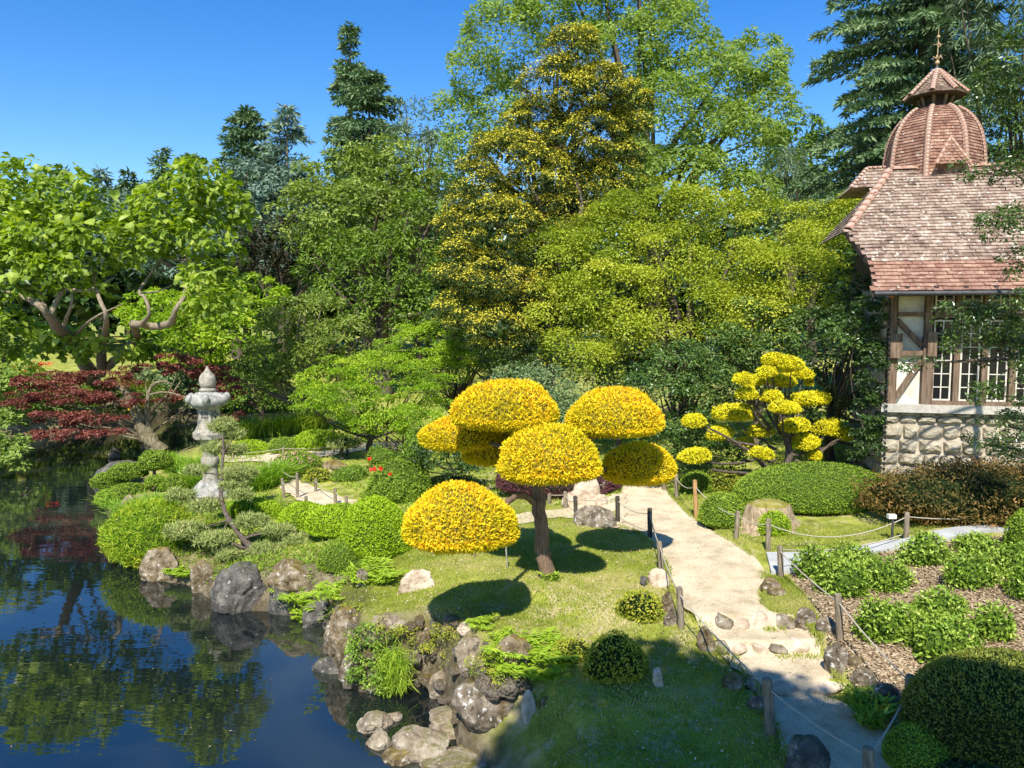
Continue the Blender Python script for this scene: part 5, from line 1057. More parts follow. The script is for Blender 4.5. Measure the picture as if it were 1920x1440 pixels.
bush('clipped_shrub', 'small bright ball clipped in front of the mossy stump', 1417, 1482, 957, 1009, 'lime', 2600, .04, .018, .04, 3, .9, 'clipped shrubs right of the sand path')
bush('clipped_shrub', 'brownish bush in shade at the foot of the padded yellow tree', 1325, 1400, 885, 925, 'azrust', 1200, .06, .03, .15, 3, .8)
bush('clipped_shrub', 'very large clipped dome filling the bottom right corner', 1690, 2060, 1222, 1475, 'dome', 4200, .042, .016, .02, 2, .9, belly=.2, orange=.0)
bush('clipped_shrub', 'smaller clipped ball tucked in front of the very large dome', 1655, 1800, 1358, 1480, 'limedeep', 4600, .036, .015, .03, 3, .9)
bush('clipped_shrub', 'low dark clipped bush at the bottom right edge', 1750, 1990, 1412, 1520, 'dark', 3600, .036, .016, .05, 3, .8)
bush('clipped_shrub', 'green bush at the right edge between rusty maple and mulch', 1885, 1990, 950, 1060, 'limedeep', 1700, .05, .024, .1, 3, .8)
az = 'small azaleas in the leaf-strewn bed'
AZ = [(1492, 1562, 1026, 1092, 'azalea at the left tip of the bed, half behind its neighbour'), (1545, 1640, 1022, 1080, 'azalea at the back of the left cluster, touching the concrete path'), (1530, 1628, 1054, 1126, 'front azalea of the left cluster, nearest the rope'), (1612, 1706, 1046, 1116, 'right-hand azalea of the left cluster'),
      (1690, 1776, 1000, 1068, 'single azalea just below the post with the lamp'), (1790, 1872, 1000, 1046, 'darker azalea behind the right-hand pair'), (1775, 1868, 1040, 1112, 'azalea in front of the darker one, right of the middle'), (1885, 1985, 1058, 1140, 'azalea cut by the right edge of the view'),
      (1600, 1716, 1122, 1216, 'left azalea of the front group, beside the rope'), (1712, 1812, 1110, 1170, 'rear azalea of the front group'), (1682, 1832, 1152, 1254, 'widest azalea of the front group, just above the large dome'), (1820, 1898, 1136, 1212, 'small lone azalea right of the front group'), (1860, 1950, 1020, 1090, 'dark azalea behind the one cut by the right edge')]
for i, (a, b2, c, d, lab) in enumerate(AZ): bush('azalea', lab, a + (b2 - a) * .05, b2 - (b2 - a) * .05, c + 4, d, 'azalea', 1300, .07, .034, .2, 3.5, .85, az, belly=.3, jit=.55, loose=.10)
bush('azalea', 'rust-tinted azalea beside the upper left post of the steps', 1158, 1240, 1104, 1178, 'azrust', 1500, .055, .026, .2, 4, .8, 'azaleas on the lawn')
bush('azalea', 'large azalea half in shadow at the lower edge of the lawn', 1095, 1214, 1188, 1292, 'azrust', 1800, .05, .024, .12, 3.5, .8, 'azaleas on the lawn')
bush('azalea', 'yellowish azalea between the fern and the shaded one', 1035, 1110, 1195, 1250, 'azrust', 1500, .05, .024, .2, 4, .8, 'azaleas on the lawn')
bush('low_maple', 'low rusty-brown spreading maple along the foot of the house wall', 1672, 2030, 872, 995, 'rust', 1700, .085, .028, .26, 4.5, .6, jit=.8, loose=.25, cat='shrub', belly=.35)
bush('burgundy_maple', 'low burgundy cut-leaf maple behind the trunk of the yellow tree', 928, 1168, 858, 938, 'burg', 1500, .09, .02, .10, 3.5, .6, jit=.6, belly=.3)
bush('weeping_maple', 'golden-green mop-headed maple at the water edge below the lantern', 205, 348, 947, 1062, 'jmaple', 1500, .13, .022, .16, 3, .8, jit=.5, belly=.45, loose=.12)
bush('red_flower_bush', 'yellow-green bush with a few red flowers left of the yellow tree', 745, 802, 812, 930, 'azalea', 1000, .085, .03, .25, 4, .9, 'bushes with red flowers', jit=.7)
o = bush('red_flower_bush', 'lower part-shaded bush with red flowers by the left path', 682, 800, 868, 948, 'limedeep', 1100, .08, .03, .2, 4, .8, 'bushes with red flowers', jit=.7)
for px, py in ((693, 861), (697, 881), (702, 879), (715, 879), (733, 889)):
    p = at(px, py, 20.2); mb = MB(); rng = np.random.default_rng(px); leaves(mb, np.tile(np.array(p), (9, 1)), nrm(rng.normal(size=(9, 3)) + [0, -1, .6]), .08, .06, rng, None, .5); f_ = mb.build('flower', M['redfl'], None); f_.parent = o; f_.location = -Vector(o.location)
bush('bush', 'pale yellow-green grass clump in front of the far path', 690, 745, 835, 872, 'azalea', 900, .09, .02, .2, 4, .8, jit=.7)
bush('low_shrub', 'dark low shrub at the foot of the red-flowered bushes', 800, 905, 890, 925, 'dark', 900, .08, .035, .2, 4, .8, jit=.6)
bush('low_shrub', 'reddish low plants beside the small clipped pine', 570, 625, 878, 906, 'azrust', 900, .08, .025, .25, 4, .8, jit=.8)
bush('low_shrub', 'green low plants right of the reddish ones', 625, 690, 872, 905, 'azalea', 900, .08, .025, .25, 4, .8, jit=.8)
# small clipped pine
pp = G(643, 862); pr_ = root('clipped_pine', pp, 'small flat-topped clipped pine beside the far path', 'tree'); mb = MB(); c = at(644, 832, pp.y); shell(mb, tuple(c), .62, .55, .22, .12, 900, .09, .02, sd(), .12, 4, out=.9); mb.build('crown', [M['pine'], M['core']], pr_)
mb = MB(); limb(mb, [(pp.x, pp.y, pp.z - .1, .1), (pp.x - .05, pp.y, pp.z + .25, .08), (c.x, c.y, c.z - .05, .05)], 4, 7); mb.build('trunk', M['bark'], pr_)
# cloud-pruned juniper by the water
jb = onz(290, 915, .5); jt = root('cloud_pruned_shrub', jb, 'green shrub pruned into tiers at the water edge left of the lantern', 'shrub')
JP = [(290, 862, 32, 22), (240, 882, 36, 17), (207, 898, 33, 19), (292, 900, 18, 11), (325, 905, 26, 15), (240, 925, 44, 24), (320, 930, 24, 16), (200, 930, 20, 18)]
tw = MB(); limb(tw, [(*(jb - Vector((0, 0, .2))), .09), T(290, 900, jb.y, .07), T(288, 870, jb.y, .04)], 4, 7)
for i, (px, py, w, h) in enumerate(JP):
    Yj = jb.y + (.2 if py < 900 else -.5); k = Yj / F; c = at(px, py + h * .35, Yj); mb = MB(); shell(mb, tuple(c), w * k, w * k * .8, h * k * 1.1, h * k * .5, 1600, .07, .028, sd(), .12, 4, out=.6, jit=.5); mb.build('foliage_pad', [M['limedeep'], M['core']], jt)
    limb(tw, [T(290, 905, jb.y, .04), (c.x, c.y, c.z - .05, .015)], 3, 5)
tw.build('trunk', M['bark'], jt)
# niwaki pine in front of the lantern
nbp = G(560, 1120); PYm = 18.2
nw = root('pine_tree', (gx(505, 17.2), 17.2, .6), 'open crooked pine with layered grey-green needle pads before the lantern', 'tree')
NP = [(418, 796, 28, 11, 20), (440, 812, 18, 7, 20), (405, 838, 30, 9, 19.8), (446, 842, 18, 8, 19.8), (368, 880, 26, 8, 19.2), (448, 884, 36, 13, 19.2), (440, 908, 30, 8, 19), (340, 927, 30, 8, 18.7), (385, 945, 36, 11, 18.6), (450, 925, 26, 8, 18.8), (345, 992, 40, 12, 17.8), (405, 1008, 40, 10, 17.6), (470, 975, 34, 11, 18), (522, 992, 32, 10, 17.8), (500, 1030, 36, 10, 17.2), (560, 1012, 28, 9, 17.6), (592, 1022, 34, 11, 17.4), (634, 1012, 24, 9, 17.4), (545, 1050, 30, 8, 17), (430, 1038, 26, 8, 17.4)]
tw = MB(); Q = lambda px, py, Y, r: (*at(px, py, Y), r)
limb(tw, [Q(540, 1130, 17.2, .10), Q(505, 1075, 17.4, .09), Q(478, 1035, 17.6, .08), Q(455, 1010, 17.8, .07), Q(430, 975, 18.3, .06), Q(415, 935, 18.7, .055), Q(416, 890, 19.1, .045), Q(418, 850, 19.5, .035), Q(418, 805, 19.9, .02)], 5, 8, 2)
limb(tw, [Q(500, 1070, 17.4, .05), Q(530, 1045, 17.2, .04), Q(590, 1055, 17.1, .04), Q(640, 1040, 17.3, .02)], 5, 6, 3); limb(tw, [Q(478, 1035, 17.6, .05), Q(420, 1015, 17.6, .035), Q(350, 1005, 17.7, .02)], 5, 6, 4); limb(tw, [Q(455, 1010, 17.8, .05), Q(500, 1000, 17.8, .03), Q(560, 1020, 17.6, .02)], 5, 6, 5)
for i, (px, py, w, h, Yp) in enumerate(NP):
    k = Yp / F; c = np.array(at(px, py + h * .3, Yp)); rng = np.random.default_rng(i + 70); n = int(w * h * .85) + 60; mb = MB()
    u = nrm(rng.normal(size=(n, 3))) * rng.random((n, 1)) ** .45; tuft = c + u * np.array([w * k, w * k * .8, h * k * 1.15]) + np.array([0, 0, 1]) * (.05 * noise3(u, 4, i))[:, None]; m = 6
    P = np.repeat(tuft, m, 0); D = nrm(rng.normal(size=(n * m, 3)) + [0, 0, .9]); leaves(mb, P, nrm(rng.normal(size=(n * m, 3))), .13, .018, rng, D, np.clip(.42 + rng.normal(0, .15, n * m) + .12 * u[:, 2].repeat(m), 0, 1)); mb.build('needle_pad', M['pine'], nw)
    j = min([(478, 1035, 17.6), (430, 975, 18.3), (415, 935, 18.7), (416, 890, 19.1), (418, 850, 19.5), (530, 1045, 17.2), (590, 1055, 17.1), (500, 1000, 17.8)], key=lambda q: abs(q[1] - py) * 1.3 + abs(q[0] - px)); limb(tw, [(*at(*j), .025), (c[0], c[1], c[2] - .05, .01)], 3, 5)
tw.build('trunk', M['bark'], nw)
# irises, ferns, grasses: blades fan out of the ground
def blades(name, label, spots, n, L, W, kind, spread=.3, lean=.5, cat='plant', group=None, kite=.3, fr=0):
    p0 = G(*spots[0][:2]); mb = MB(); rng = np.random.default_rng(sd())
    for px, py, r in spots:
        g = G(px, py); m = n; th = rng.uniform(0, 6.28, m); rr = r * np.sqrt(rng.random(m)); P = np.column_stack([g.x + rr * np.cos(th), g.y + r * .6 + rr * np.sin(th) * .8, np.full(m, g.z - .02)])
        th2 = rng.uniform(0, 6.28, m); D = np.column_stack([np.cos(th2) * lean * rng.random(m) * 1.4, np.sin(th2) * lean * rng.random(m) * 1.4, np.ones(m)]); D = nrm(D)
        N0 = nrm(np.cross(D, np.column_stack([-np.sin(th2), np.cos(th2), 0 * th2])) + rng.normal(size=(m, 3)) * .3)
        l = L * rng.uniform(.6, 1.1, m)
        if not fr:
            leaves(mb, P, N0, l, W, rng, D, np.clip(rng.normal(.5, .2, m), 0, 1), kite=kite)
            P2 = P + D * l[:, None] * .7; D2 = nrm(D + np.column_stack([np.cos(th2), np.sin(th2), -.5 + 0 * th2]) * .9); leaves(mb, P2, nrm(np.cross(D2, np.column_stack([-np.sin(th2), np.cos(th2), 0 * th2]))), l * .6, W, rng, D2, np.clip(rng.normal(.62, .2, m), 0, 1), kite=kite)
        else:
            # ferns: leaflets either side of an arching stem
            for i in range(m):
                k = 11; t = np.linspace(.12, 1, k); az_ = th2[i]; hv = np.array([math.cos(az_), math.sin(az_), 0]); up_ = l[i] * rng.uniform(.45, .95)
                S = P[i] + hv * (t[:, None] * l[i] * rng.uniform(.5, .9)) + np.array([0, 0, 1]) * (up_ * (t - .55 * t * t))[:, None]; sd_ = np.array([-hv[1], hv[0], 0]); ln = l[i] * .26 * np.sin(np.clip(t * 2.6 + .3, 0, 3.1)) + .015
                for sg in (-1, 1): leaves(mb, S, np.tile([0, 0, 1.0], (k, 1)) + rng.normal(size=(k, 3)) * .15, ln, l[i] * .07, rng, np.tile(sd_ * sg + hv * .35, (k, 1)), np.clip(rng.normal(.5, .13, k) + .1 * t, 0, 1), kite=.3)
    return tag(mb.build(name, M[kind], None, org=tuple(p0)), label, cat, group)
ir = 'clumps of long green blades near the lantern'
blades('iris_clump', 'arching iris clump right of the lantern with a shaded base', [(480, 922, .5), (505, 915, .45), (520, 905, .4), (460, 925, .4)], 330, .75, .03, 'iris', lean=.8, group=ir)
blades('iris_clump', 'bright iris clump just left of the lantern', [(340, 905, .4), (325, 890, .4), (355, 918, .4), (368, 890, .35), (310, 880, .3)], 260, .65, .03, 'iris', lean=.7, group=ir)
blades('iris_clump', 'row of dark green water irises along the back shore', [(480, 822, .7), (510, 820, .7), (540, 816, .7), (570, 811, .6), (450, 827, .6), (595, 806, .5)], 190, .95, .05, 'limedeep', lean=.35, group=ir)
blades('iris_clump', 'grassy blades hanging below the tiered shrub by the water', [(205, 955, .35), (225, 968, .35), (245, 975, .4), (270, 960, .4), (300, 955, .4)], 190, .5, .03, 'iris', lean=1.1, group=ir)
fe = 'ferns on the rocky bank'
blades('fern', 'upright green fern beside the bright mounds above the bank', [(700, 1092, .14)], 46, .75, .02, 'ferny', lean=.4, fr=1, group=fe)
blades('fern', 'wide mass of green ferns hanging over the dark cove', [(560, 1150, .35), (600, 1150, .35), (630, 1130, .3), (590, 1165, .25)], 42, .7, .02, 'ferny', fr=1, group=fe)
blades('fern', 'large yellow-green fern clump above the lichened boulder', [(960, 1235, .25), (1000, 1245, .3), (1035, 1250, .25), (975, 1270, .25), (1010, 1285, .2)], 36, .52, .02, 'ferny', fr=1, group=fe)
blades('fern', 'small bright fern in front of the left shore rocks', [(325, 1078, .25), (345, 1085, .2)], 40, .45, .02, 'ferny', fr=1, group=fe)
blades('fern', 'small fern on top of the bank above the flat ledge', [(905, 1180, .15)], 24, .35, .02, 'ferny', fr=1, group=fe)
blades('weed_tuft', 'leafy weed at the foot of the yellow tree trunk', [(1030, 1092, .14)], 60, .18, .05, 'limedeep', lean=.9)
blades('weed_tuft', 'weeds beside the lowest step on the right', [(1625, 1335, .2), (1650, 1350, .2), (1640, 1370, .15)], 60, .26, .05, 'limedeep', lean=.8)
# green creeper down the rocks, with a grass tuft
p0 = onz(700, 1300, .1); mb = MB(); glob = lambda L_: lob([(a, b_, c, d, G(a, b_).y - .08, .16) for a, b_, c, d, _ in L_]); lo_ = glob([(690, 1225, 36, 24, 12.6), (700, 1262, 40, 24, 12.4), (680, 1250, 28, 28, 12.5), (725, 1280, 26, 20, 12.2), (668, 1205, 22, 18, 12.7), (735, 1245, 22, 22, 12.4), (700, 1190, 30, 14, 0)]); crown(mb, lo_, .13, 1.4, 60, .045, .028, sd(), flat=.9, fill=30, back=.4)
tag(mb.build('creeper', M['azalea'], None, org=tuple(p0)), 'light green creeper covering the left rocks of the bank', 'plant')
p0 = onz(750, 1290, .1); mb = MB(); rng = np.random.default_rng(5); n = 900; yg = G(740, 1250).y - .28; P = np.array([at(740 + rng.normal(0, 14), 1215 + rng.random() * 70, yg) for _ in range(n)]); D = nrm(rng.normal(size=(n, 3)) * .5 + [0, -.5, -.2]); leaves(mb, P, nrm(rng.normal(size=(n, 3)) + [0, -1, .5]), .22, .01, rng, D, np.clip(rng.normal(.5, .2, n), 0, 1)); tag(mb.build('grass_tuft', M['ferny'], None, org=tuple(p0)), 'hanging tuft of blue-green grass right of the creeper', 'grass')
for lab, L_ in (('thin scrubby creeper with reddish twigs over the top of the bank', [(790, 1190, 34, 14, 12.9), (840, 1180, 34, 12, 12.9), (730, 1175, 26, 12, 13), (820, 1215, 30, 12, 12.6)]), ('ivy tangle between the lichened boulders', [(900, 1240, 20, 20, 12.1), (925, 1225, 16, 16, 12.2), (930, 1270, 12, 14, 11.9)]), ('dry grassy fringe at the bank edge left of the creeper', [(640, 1150, 22, 14, 13.3), (665, 1140, 22, 10, 13.4)])):
    mb = MB(); crown(mb, glob(L_), .1, 1.1, 46, .035, .018, sd(), flat=.8, back=.4); c0 = lob(L_)[0][0]; tag(mb.build('creeper', M['azrust'], None, org=c0), lab, 'plant')
# ---------------------------------------------------------------- rocks
rock('pale pink flat rock lying in the lawn left of the big shadow', 735, 836, 1070, 1113, 'rockpink', .55, .5, tilt=-.18, cuts=5)
rock('tall pale standing stone with a rounded top by the path', 1074, 1124, 889, 950, 'rockpink', .5, .25, name='standing_stone', cuts=4, rough=.07)
rock('pale boulder at the left foot of the standing stone', 1044, 1096, 922, 953, 'rockpink', .7, .35)
rock('wide boulder in shade in front of the standing stone', 1066, 1162, 946, 990, 'rock', .6, .3, cuts=6)
rock('pale stone behind the right foot of the standing stone', 1112, 1146, 926, 950, 'rockpink', .7, .35)
bk_ = 'rocks of the bank above the pond'
BR = [(606, 700, 1158, 1262, 'rockmoss', 'orange-mossed rock at the left corner of the bank', 13.0, .9, 12.9, .9),
      (640, 690, 1230, 1300, 'rock', 'grey rock below the mossy corner rock at the water', .35, .7, 0, 0),
      (588, 650, 1238, 1290, 'rockdark', 'dark wet rock jutting from the water at the left corner of the bank', 0, .7, 0, 0)]
def brock(label, px0, px1, pyt, pyb, Y, mat='rock', dy=.7, cuts=9, rough=.19, tilt=0, name='rock', group=bk_, lvl=4):
    """a rock of the bank, given by its outline in view and its distance"""
    a, b2 = at(px0, (pyt + pyb) / 2, Y), at(px1, (pyt + pyb) / 2, Y); t, u = at(px0, pyt, Y), at(px0, pyb, Y); hw = (b2.x - a.x) / 2; hz = (t.z - u.z) / 2
    Y = min(Y, G((px0 + px1) / 2, (pyt + pyb) / 2).y + .05); a, b2 = at(px0, (pyt + pyb) / 2, Y), at(px1, (pyt + pyb) / 2, Y); t, u = at(px0, pyt, Y), at(px0, pyb, Y); hw = (b2.x - a.x) / 2; hz = (t.z - u.z) / 2
    c = ((a.x + b2.x) / 2, Y + hw * dy * .3, (t.z + u.z) / 2); mb = MB(); rockmesh(mb, c, (hw * 1.12, hw * dy, hz * 1.1), sd(), rough, cuts, lvl, tilt); return tag(mb.build(name, M[mat], None, org=c), label, 'rock', group)
brock('orange-mossed rock at the left corner of the bank', 608, 705, 1150, 1262, 13.0, 'rockmoss', .9)
brock('grey rock below the mossy corner rock at the water', 636, 700, 1225, 1300, 12.6)
brock('dark wet rock jutting into the water at the left corner of the bank', 588, 650, 1236, 1292, 12.9, 'rockdark')
brock('rubbly grey rock above the creeper', 690, 770, 1150, 1215, 13.0, 'rocktan', .8)
brock('broad pale ledge rock over the dark hollow', 752, 842, 1192, 1266, 12.6, 'rocktan', .9, 7)
brock('brown scrubby rock at the top middle of the bank', 770, 850, 1158, 1210, 12.9, 'rockmoss', .8)
brock('upright lichened boulder right of the ledge rock', 850, 920, 1204, 1278, 12.4, 'rocktan', .8, 8)
brock('small flat pale stone on top of the bank', 860, 900, 1168, 1194, 12.7, 'rockpink', .7, 6)
brock('small mossy stone in the mouth of the hollow', 752, 792, 1255, 1300, 12.3, 'rockmoss', .8)
brock('pale speckled rock left of the dark boulder', 803, 858, 1262, 1324, 12.0, 'rocktan', .8)
brock('biggest round lichened boulder of the bank', 846, 970, 1278, 1372, 11.6, 'rock', .75, 7, .1)
brock('lumpy pale rock right of the biggest boulder', 915, 985, 1285, 1385, 11.7, 'rockmoss', .8)
brock('rock half hidden under the fern clump', 925, 1010, 1200, 1290, 12.2, 'rockmoss', .7)
brock('upright pale slab at the right end of the rocks', 976, 1006, 1302, 1412, 11.2, 'rockpink', .6, 7, .08)
brock('squat brown stone right of the upright slab', 1012, 1044, 1308, 1350, 11.4, 'rockmoss', .8)
fr = random.Random(77); RM_ = []
for i in range(6):
    q = MB(); rockmesh(q, (0, 0, 0), (1, 1, 1), 900 + i, .2, 12, 3); RM_.append(q.mesh('small_rock', M[('rock', 'rockmoss', 'rock')[i % 3]]))
cnt = 0; rfr = root('rubble_bank', tuple(G(790, 1230)), 'rough face of small rocks between the boulders of the bank', 'rocks')
for i in range(400):
    if cnt >= 62: break
    px = fr.uniform(612, 985); py = fr.uniform(1165, 1345)
    if py > 1165 + (px - 612) * .55 + 130 or py < 1150 + max(0, px - 850) * .35: continue
    g = G(px, py)
    if g.z < .02 or g.z > 1.32: continue
    w_ = fr.uniform(.07, .17); o = bpy.data.objects.new('small_rock', RM_[cnt % 6]); COL.objects.link(o); o.parent = rfr; o.location = g + Vector((0, -.02, -.03)) - rfr.location; o.scale = (w_ * 1.2, w_, w_ * fr.uniform(.6, 1)); o.rotation_euler = (fr.uniform(-.4, .4), fr.uniform(-.4, .4), fr.uniform(0, 6.3))
    cnt += 1
sh_ = 'flat shore stones at the bottom of the bank'
def srock(label, a, b2, c, d, mat='rocktan', **k): return rock(label, a, b2, c + (d - c) * .3, d, mat, k.pop('depth', .9), .4, group=sh_, water=True, cuts=6, **k)
srock('leftmost smooth stone lying in the water', 664, 737, 1326, 1372)
srock('second smooth stone in the water, below the leftmost', 686, 736, 1352, 1402)
srock('long grey stone slab at the waterline', 732, 836, 1345, 1420)
srock('dark slab with a moss spot at the waterline', 716, 800, 1382, 1430, 'rockmoss')
srock('broad flat stone between the slab and the biggest boulder', 780, 900, 1322, 1378)
srock('brownish flat stone below the biggest boulder', 860, 990, 1375, 1425, 'rockmoss')
srock('low flat stone cut by the bottom edge', 770, 930, 1412, 1470, 'rocktan')
srock('shaded flat stone at the bottom edge beside the grass', 920, 1060, 1405, 1480, 'rockdark')
srock('small pale stone between the waterline slabs', 722, 756, 1330, 1352)
ls_ = 'rocks of the left shore below the lantern'
rock('large pale mossy rock at the waterline below the mop-headed maple', 262, 354, 1028, 1090, 'rockmoss', .7, .3, group=ls_, water=True, cuts=8)
rock('brown cracked rock right of the large pale one', 348, 408, 1056, 1112, 'rockmoss', .7, .3, group=ls_, water=True)
rock('dark shaded boulder at the water under the pine', 396, 520, 1056, 1148, 'rockdark', .6, .3, group=ls_, water=True, cuts=12)
rock('dark rock in the cove left of the ferns', 500, 560, 1085, 1152, 'rockdark', .7, .3, group=ls_, water=True)
rock('speckled brown rock behind the lower pine pads', 500, 620, 1050, 1120, 'rockmoss', .6, .3, group=ls_)
rock('shaded wet rock under the ferns in the cove', 560, 640, 1120, 1175, 'rockdark', .6, .3, group=ls_, water=True)
rock('grey pointed stone beside the upright fern', 664, 692, 1066, 1102, 'rock', .6, .3, group=ls_)
rock('long dark slab reaching into the water left of the tiered shrub', 163, 300, 868, 916, 'rockdark', .5, .4, group=ls_, water=True)
rock('small dark rock in the far water left of the red maple trunk', 200, 226, 838, 858, 'rockdark', .7, .3, group=ls_, water=True)
rock('pale rock at the foot of the tiered shrub', 226, 262, 930, 962, 'rockmoss', .7, .3, group=ls_)
rock('white stone among the reddish plants by the far path', 612, 624, 880, 892, 'rockpink', .7, .3)
rock('reddish mound of rock behind the low plants', 600, 655, 862, 884, 'rockmoss', .7, .4)
st_ = 'stones edging the steps'
for lab, a, b2, c, d, m in (('rounded grey stone at the right end of the top step', 1488, 1530, 1138, 1176, 'rock'), ('pale stone below the rounded one, left of the post', 1522, 1568, 1160, 1193, 'rock'), ('tall lichened stone right of the middle step', 1543, 1592, 1203, 1260, 'rock'),
    ('small brown stone right of the tall lichened one', 1586, 1628, 1223, 1256, 'rockmoss'), ('squat grey boulder crossed by the rope shadow', 1592, 1648, 1250, 1292, 'rock'), ('low broad stone beside the lowest step on the right', 1628, 1690, 1280, 1330, 'rock'), ('flat brown stone at the edge of the sand below the concrete path', 1418, 1466, 1084, 1112, 'rockmoss'), ('small stone under the flat brown one', 1436, 1474, 1102, 1124, 'rockmoss'),
    ('upright mossy stone beside the rust-tinted azalea', 1234, 1266, 1108, 1152, 'rockmoss'), ('dark split stone at the foot of the upper left post', 1244, 1270, 1138, 1176, 'rock'), ('mossy stone left of the middle step', 1307, 1340, 1180, 1228, 'rockmoss'), ('brown triangular stone crossed by the rope shadow, left of the lowest step', 1354, 1394, 1262, 1298, 'rockmoss'),
    ('dark wet-looking boulder at the bottom edge left of the lowest path', 1456, 1556, 1385, 1470, 'rockdark'), ('flat pale stone at the lawn edge above the azalea', 1212, 1254, 1066, 1104, 'rockpink'), ('half-buried pale stone in the shaded lawn', 1222, 1246, 1250, 1290, 'rockpink'), ('small stone between the lawn and the lowest step', 1398, 1440, 1305, 1335, 'rock')):
    rock(lab, a, b2, c, d, m, .75, .35, group=st_, cuts=7)
def step(label, xs_, pyt, pyb, i, mat='rockpink'):
    y, zb, rise = STEPS[i]; zt = zpath(np.array([5.0]), np.array([y + .25]))[0]; g = onz((xs_[0] + xs_[-1]) / 2, (pyt + pyb) / 2, zt)
    r = root('stone_step', (g.x, y, zt - rise), label, 'step', 'stone steps of the sand path')
    for k in range(len(xs_) - 1):
        a, b2 = onz(xs_[k], (pyt + pyb) / 2, zt).x, onz(xs_[k + 1], (pyt + pyb) / 2, zt).x; mb = MB(); rockmesh(mb, ((a + b2) / 2, y + .12, zt - .115), ((b2 - a) / 2 * 1.35, .25, .14), sd(), .10, 12, 2); mb.build('stone', M[mat if k % 3 else 'rock'], r)
step('top step of pale stones, half buried in sand', [1352, 1385, 1420, 1462, 1500], 1150, 1185, 2)
step('middle step of square pale stones', [1346, 1378, 1412, 1450, 1488, 1530], 1205, 1232, 1)
step('lowest step with a long pale slab, nearest the viewer', [1408, 1455, 1530, 1600], 1282, 1308, 0)
# ---------------------------------------------------------------- rope fences
def ropefence(label, posts, links, lab2=None, dark=(), orange=(), group='rope fences on wooden posts', w=.052, sag=.10):
    gs = [G(p[0], p[2]) for p in posts]; r = root('rope_fence', tuple(gs[0]), label, 'fence', group); tops = []
    for i, (pq, g) in enumerate(zip(posts, gs)):
        px, pyt, pyb = pq[:3]
        tx = posts[i][3] if len(posts[i]) > 3 else px
        t = at(tx, pyt, g.y); rad = w * (1.25 if len(posts[i]) > 4 else 1); mb = MB(); rng = random.Random(i * 7 + int(px)); P = []
        ks = 9; up_ = t - g
        pts = [g - Vector((0, 0, .15))] + [g + up_ * f for f in (.0, .3, .6, .93)] + [t]
        tube(mb, [tuple(p + Vector((rng.uniform(-.004, .004), rng.uniform(-.004, .004), 0))) for p in pts], [rad, rad, rad * .98, rad * .97, rad * .96, rad * .84], ks, 0, .5, .05, i)
        mb.build('post', M['postdark' if i in dark else 'postorange' if i in orange else 'post'], r, ); tops.append((g, t, up_))
    for a, b2, *s in links:
        if b2 == 'out': q = tops[a][0] + tops[a][2] * .83; e = Vector(s[0]); sg = .15
        else: q = tops[a][0] + tops[a][2] * .83; e = tops[b2][0] + tops[b2][2] * .83; sg = s[0] if s else sag
        n = 12; pts = [q.lerp(e, k / n) - Vector((0, 0, 4 * sg * (k / n) * (1 - k / n))) for k in range(n + 1)]; mb = MB(); tube(mb, [tuple(p) for p in pts], [.011] * (n + 1), 6, 0); mb.build('rope', M['rope'], r)
    return tops
fl = ropefence('rope fence on eight wooden posts along the left side of the sand path', [(1060, 922, 956), (1080, 930, 965, 1078), (1158, 930, 980), (1219, 953, 1008, 1218), (1240, 1015, 1072, 1236), (1277, 1101, 1178, 1273), (1445, 1272, 1377, 1438, 1), (1630, 1402, 1500, 1628, 1)], [(0, 1), (1, 2, .02), (2, 3), (3, 4, .05), (4, 5, .04), (5, 6, .05), (6, 7, .05)], dark=(1, 2, 3))
ropefence('rope fence on three posts down the right side of the steps', [(1464, 1023, 1084, 1462), (1576, 1114, 1203, 1571), (1708, 1266, 1352, 1707, 1)], [(0, 1, .04), (1, 2, .04)])
g2 = G(1708, 1352); t2 = fl[7]
mb = MB(); a = at(1707, 1290, g2.y); b2 = t2[0] + t2[2] * .83; pts = [a.lerp(b2, k / 8) - Vector((0, 0, .2 * (k / 8) * (1 - k / 8))) for k in range(9)]; tube(mb, [tuple(p) for p in pts], [.011] * 9, 6); tag(mb.build('rope', M['rope'], None, org=tuple(a)), 'rope strung across the bottom of the path between the two nearest posts', 'rope')
e1 = at(1985, 945, 15.5)
ropefence('rope fence round the grass by the mossy stump', [(1440, 973, 1034, 1441), (1380, 958, 1010, 1384), (1306, 900, 972, 1303), (1269, 889, 936, 1268), (1246, 886, 919, 1245), (1699, 960, 1012, 1701)], [(0, 1, .06), (1, 2, .12), (2, 3, .12), (3, 4, .1), (0, 5, .32), (5, 'out', tuple(e1))], orange=(2,))
# lower rope of the bed, back to a short stub post beside the lamp post
ga = G(1464, 1084); a = at(1466, 1030, ga.y); gb = G(1692, 1020); b2 = at(1690, 1003, gb.y); mb = MB(); pts = [a.lerp(b2, k / 10) - Vector((0, 0, .5 * (k / 10) * (1 - k / 10))) for k in range(11)]; tube(mb, [tuple(p) for p in pts], [.011] * 11, 6); tag(mb.build('rope', M['rope'], None, org=tuple(a)), 'low pale rope running behind the azaleas along the concrete path', 'rope')
ropefence('rope fence on thin posts along the near side of the far path', [(495, 866, 890), (523, 872, 896), (558, 886, 935, 557), (592, 898, 924), (629, 915, 948, 628), (649, 930, 952)], [(0, 1), (1, 2), (2, 3), (3, 4), (4, 5)], w=.045)
ropefence('short rope fence on the left side of the far path', [(533, 897, 934, 529), (575, 930, 962, 574)], [(0, 1)], w=.045)
ropefence('distant group of thin posts under the small maple', [(667, 815, 832), (672, 811, 829), (677, 819, 836), (725, 815, 839), (735, 824, 842)], [(0, 1), (1, 2)], dark=(3,), w=.05)
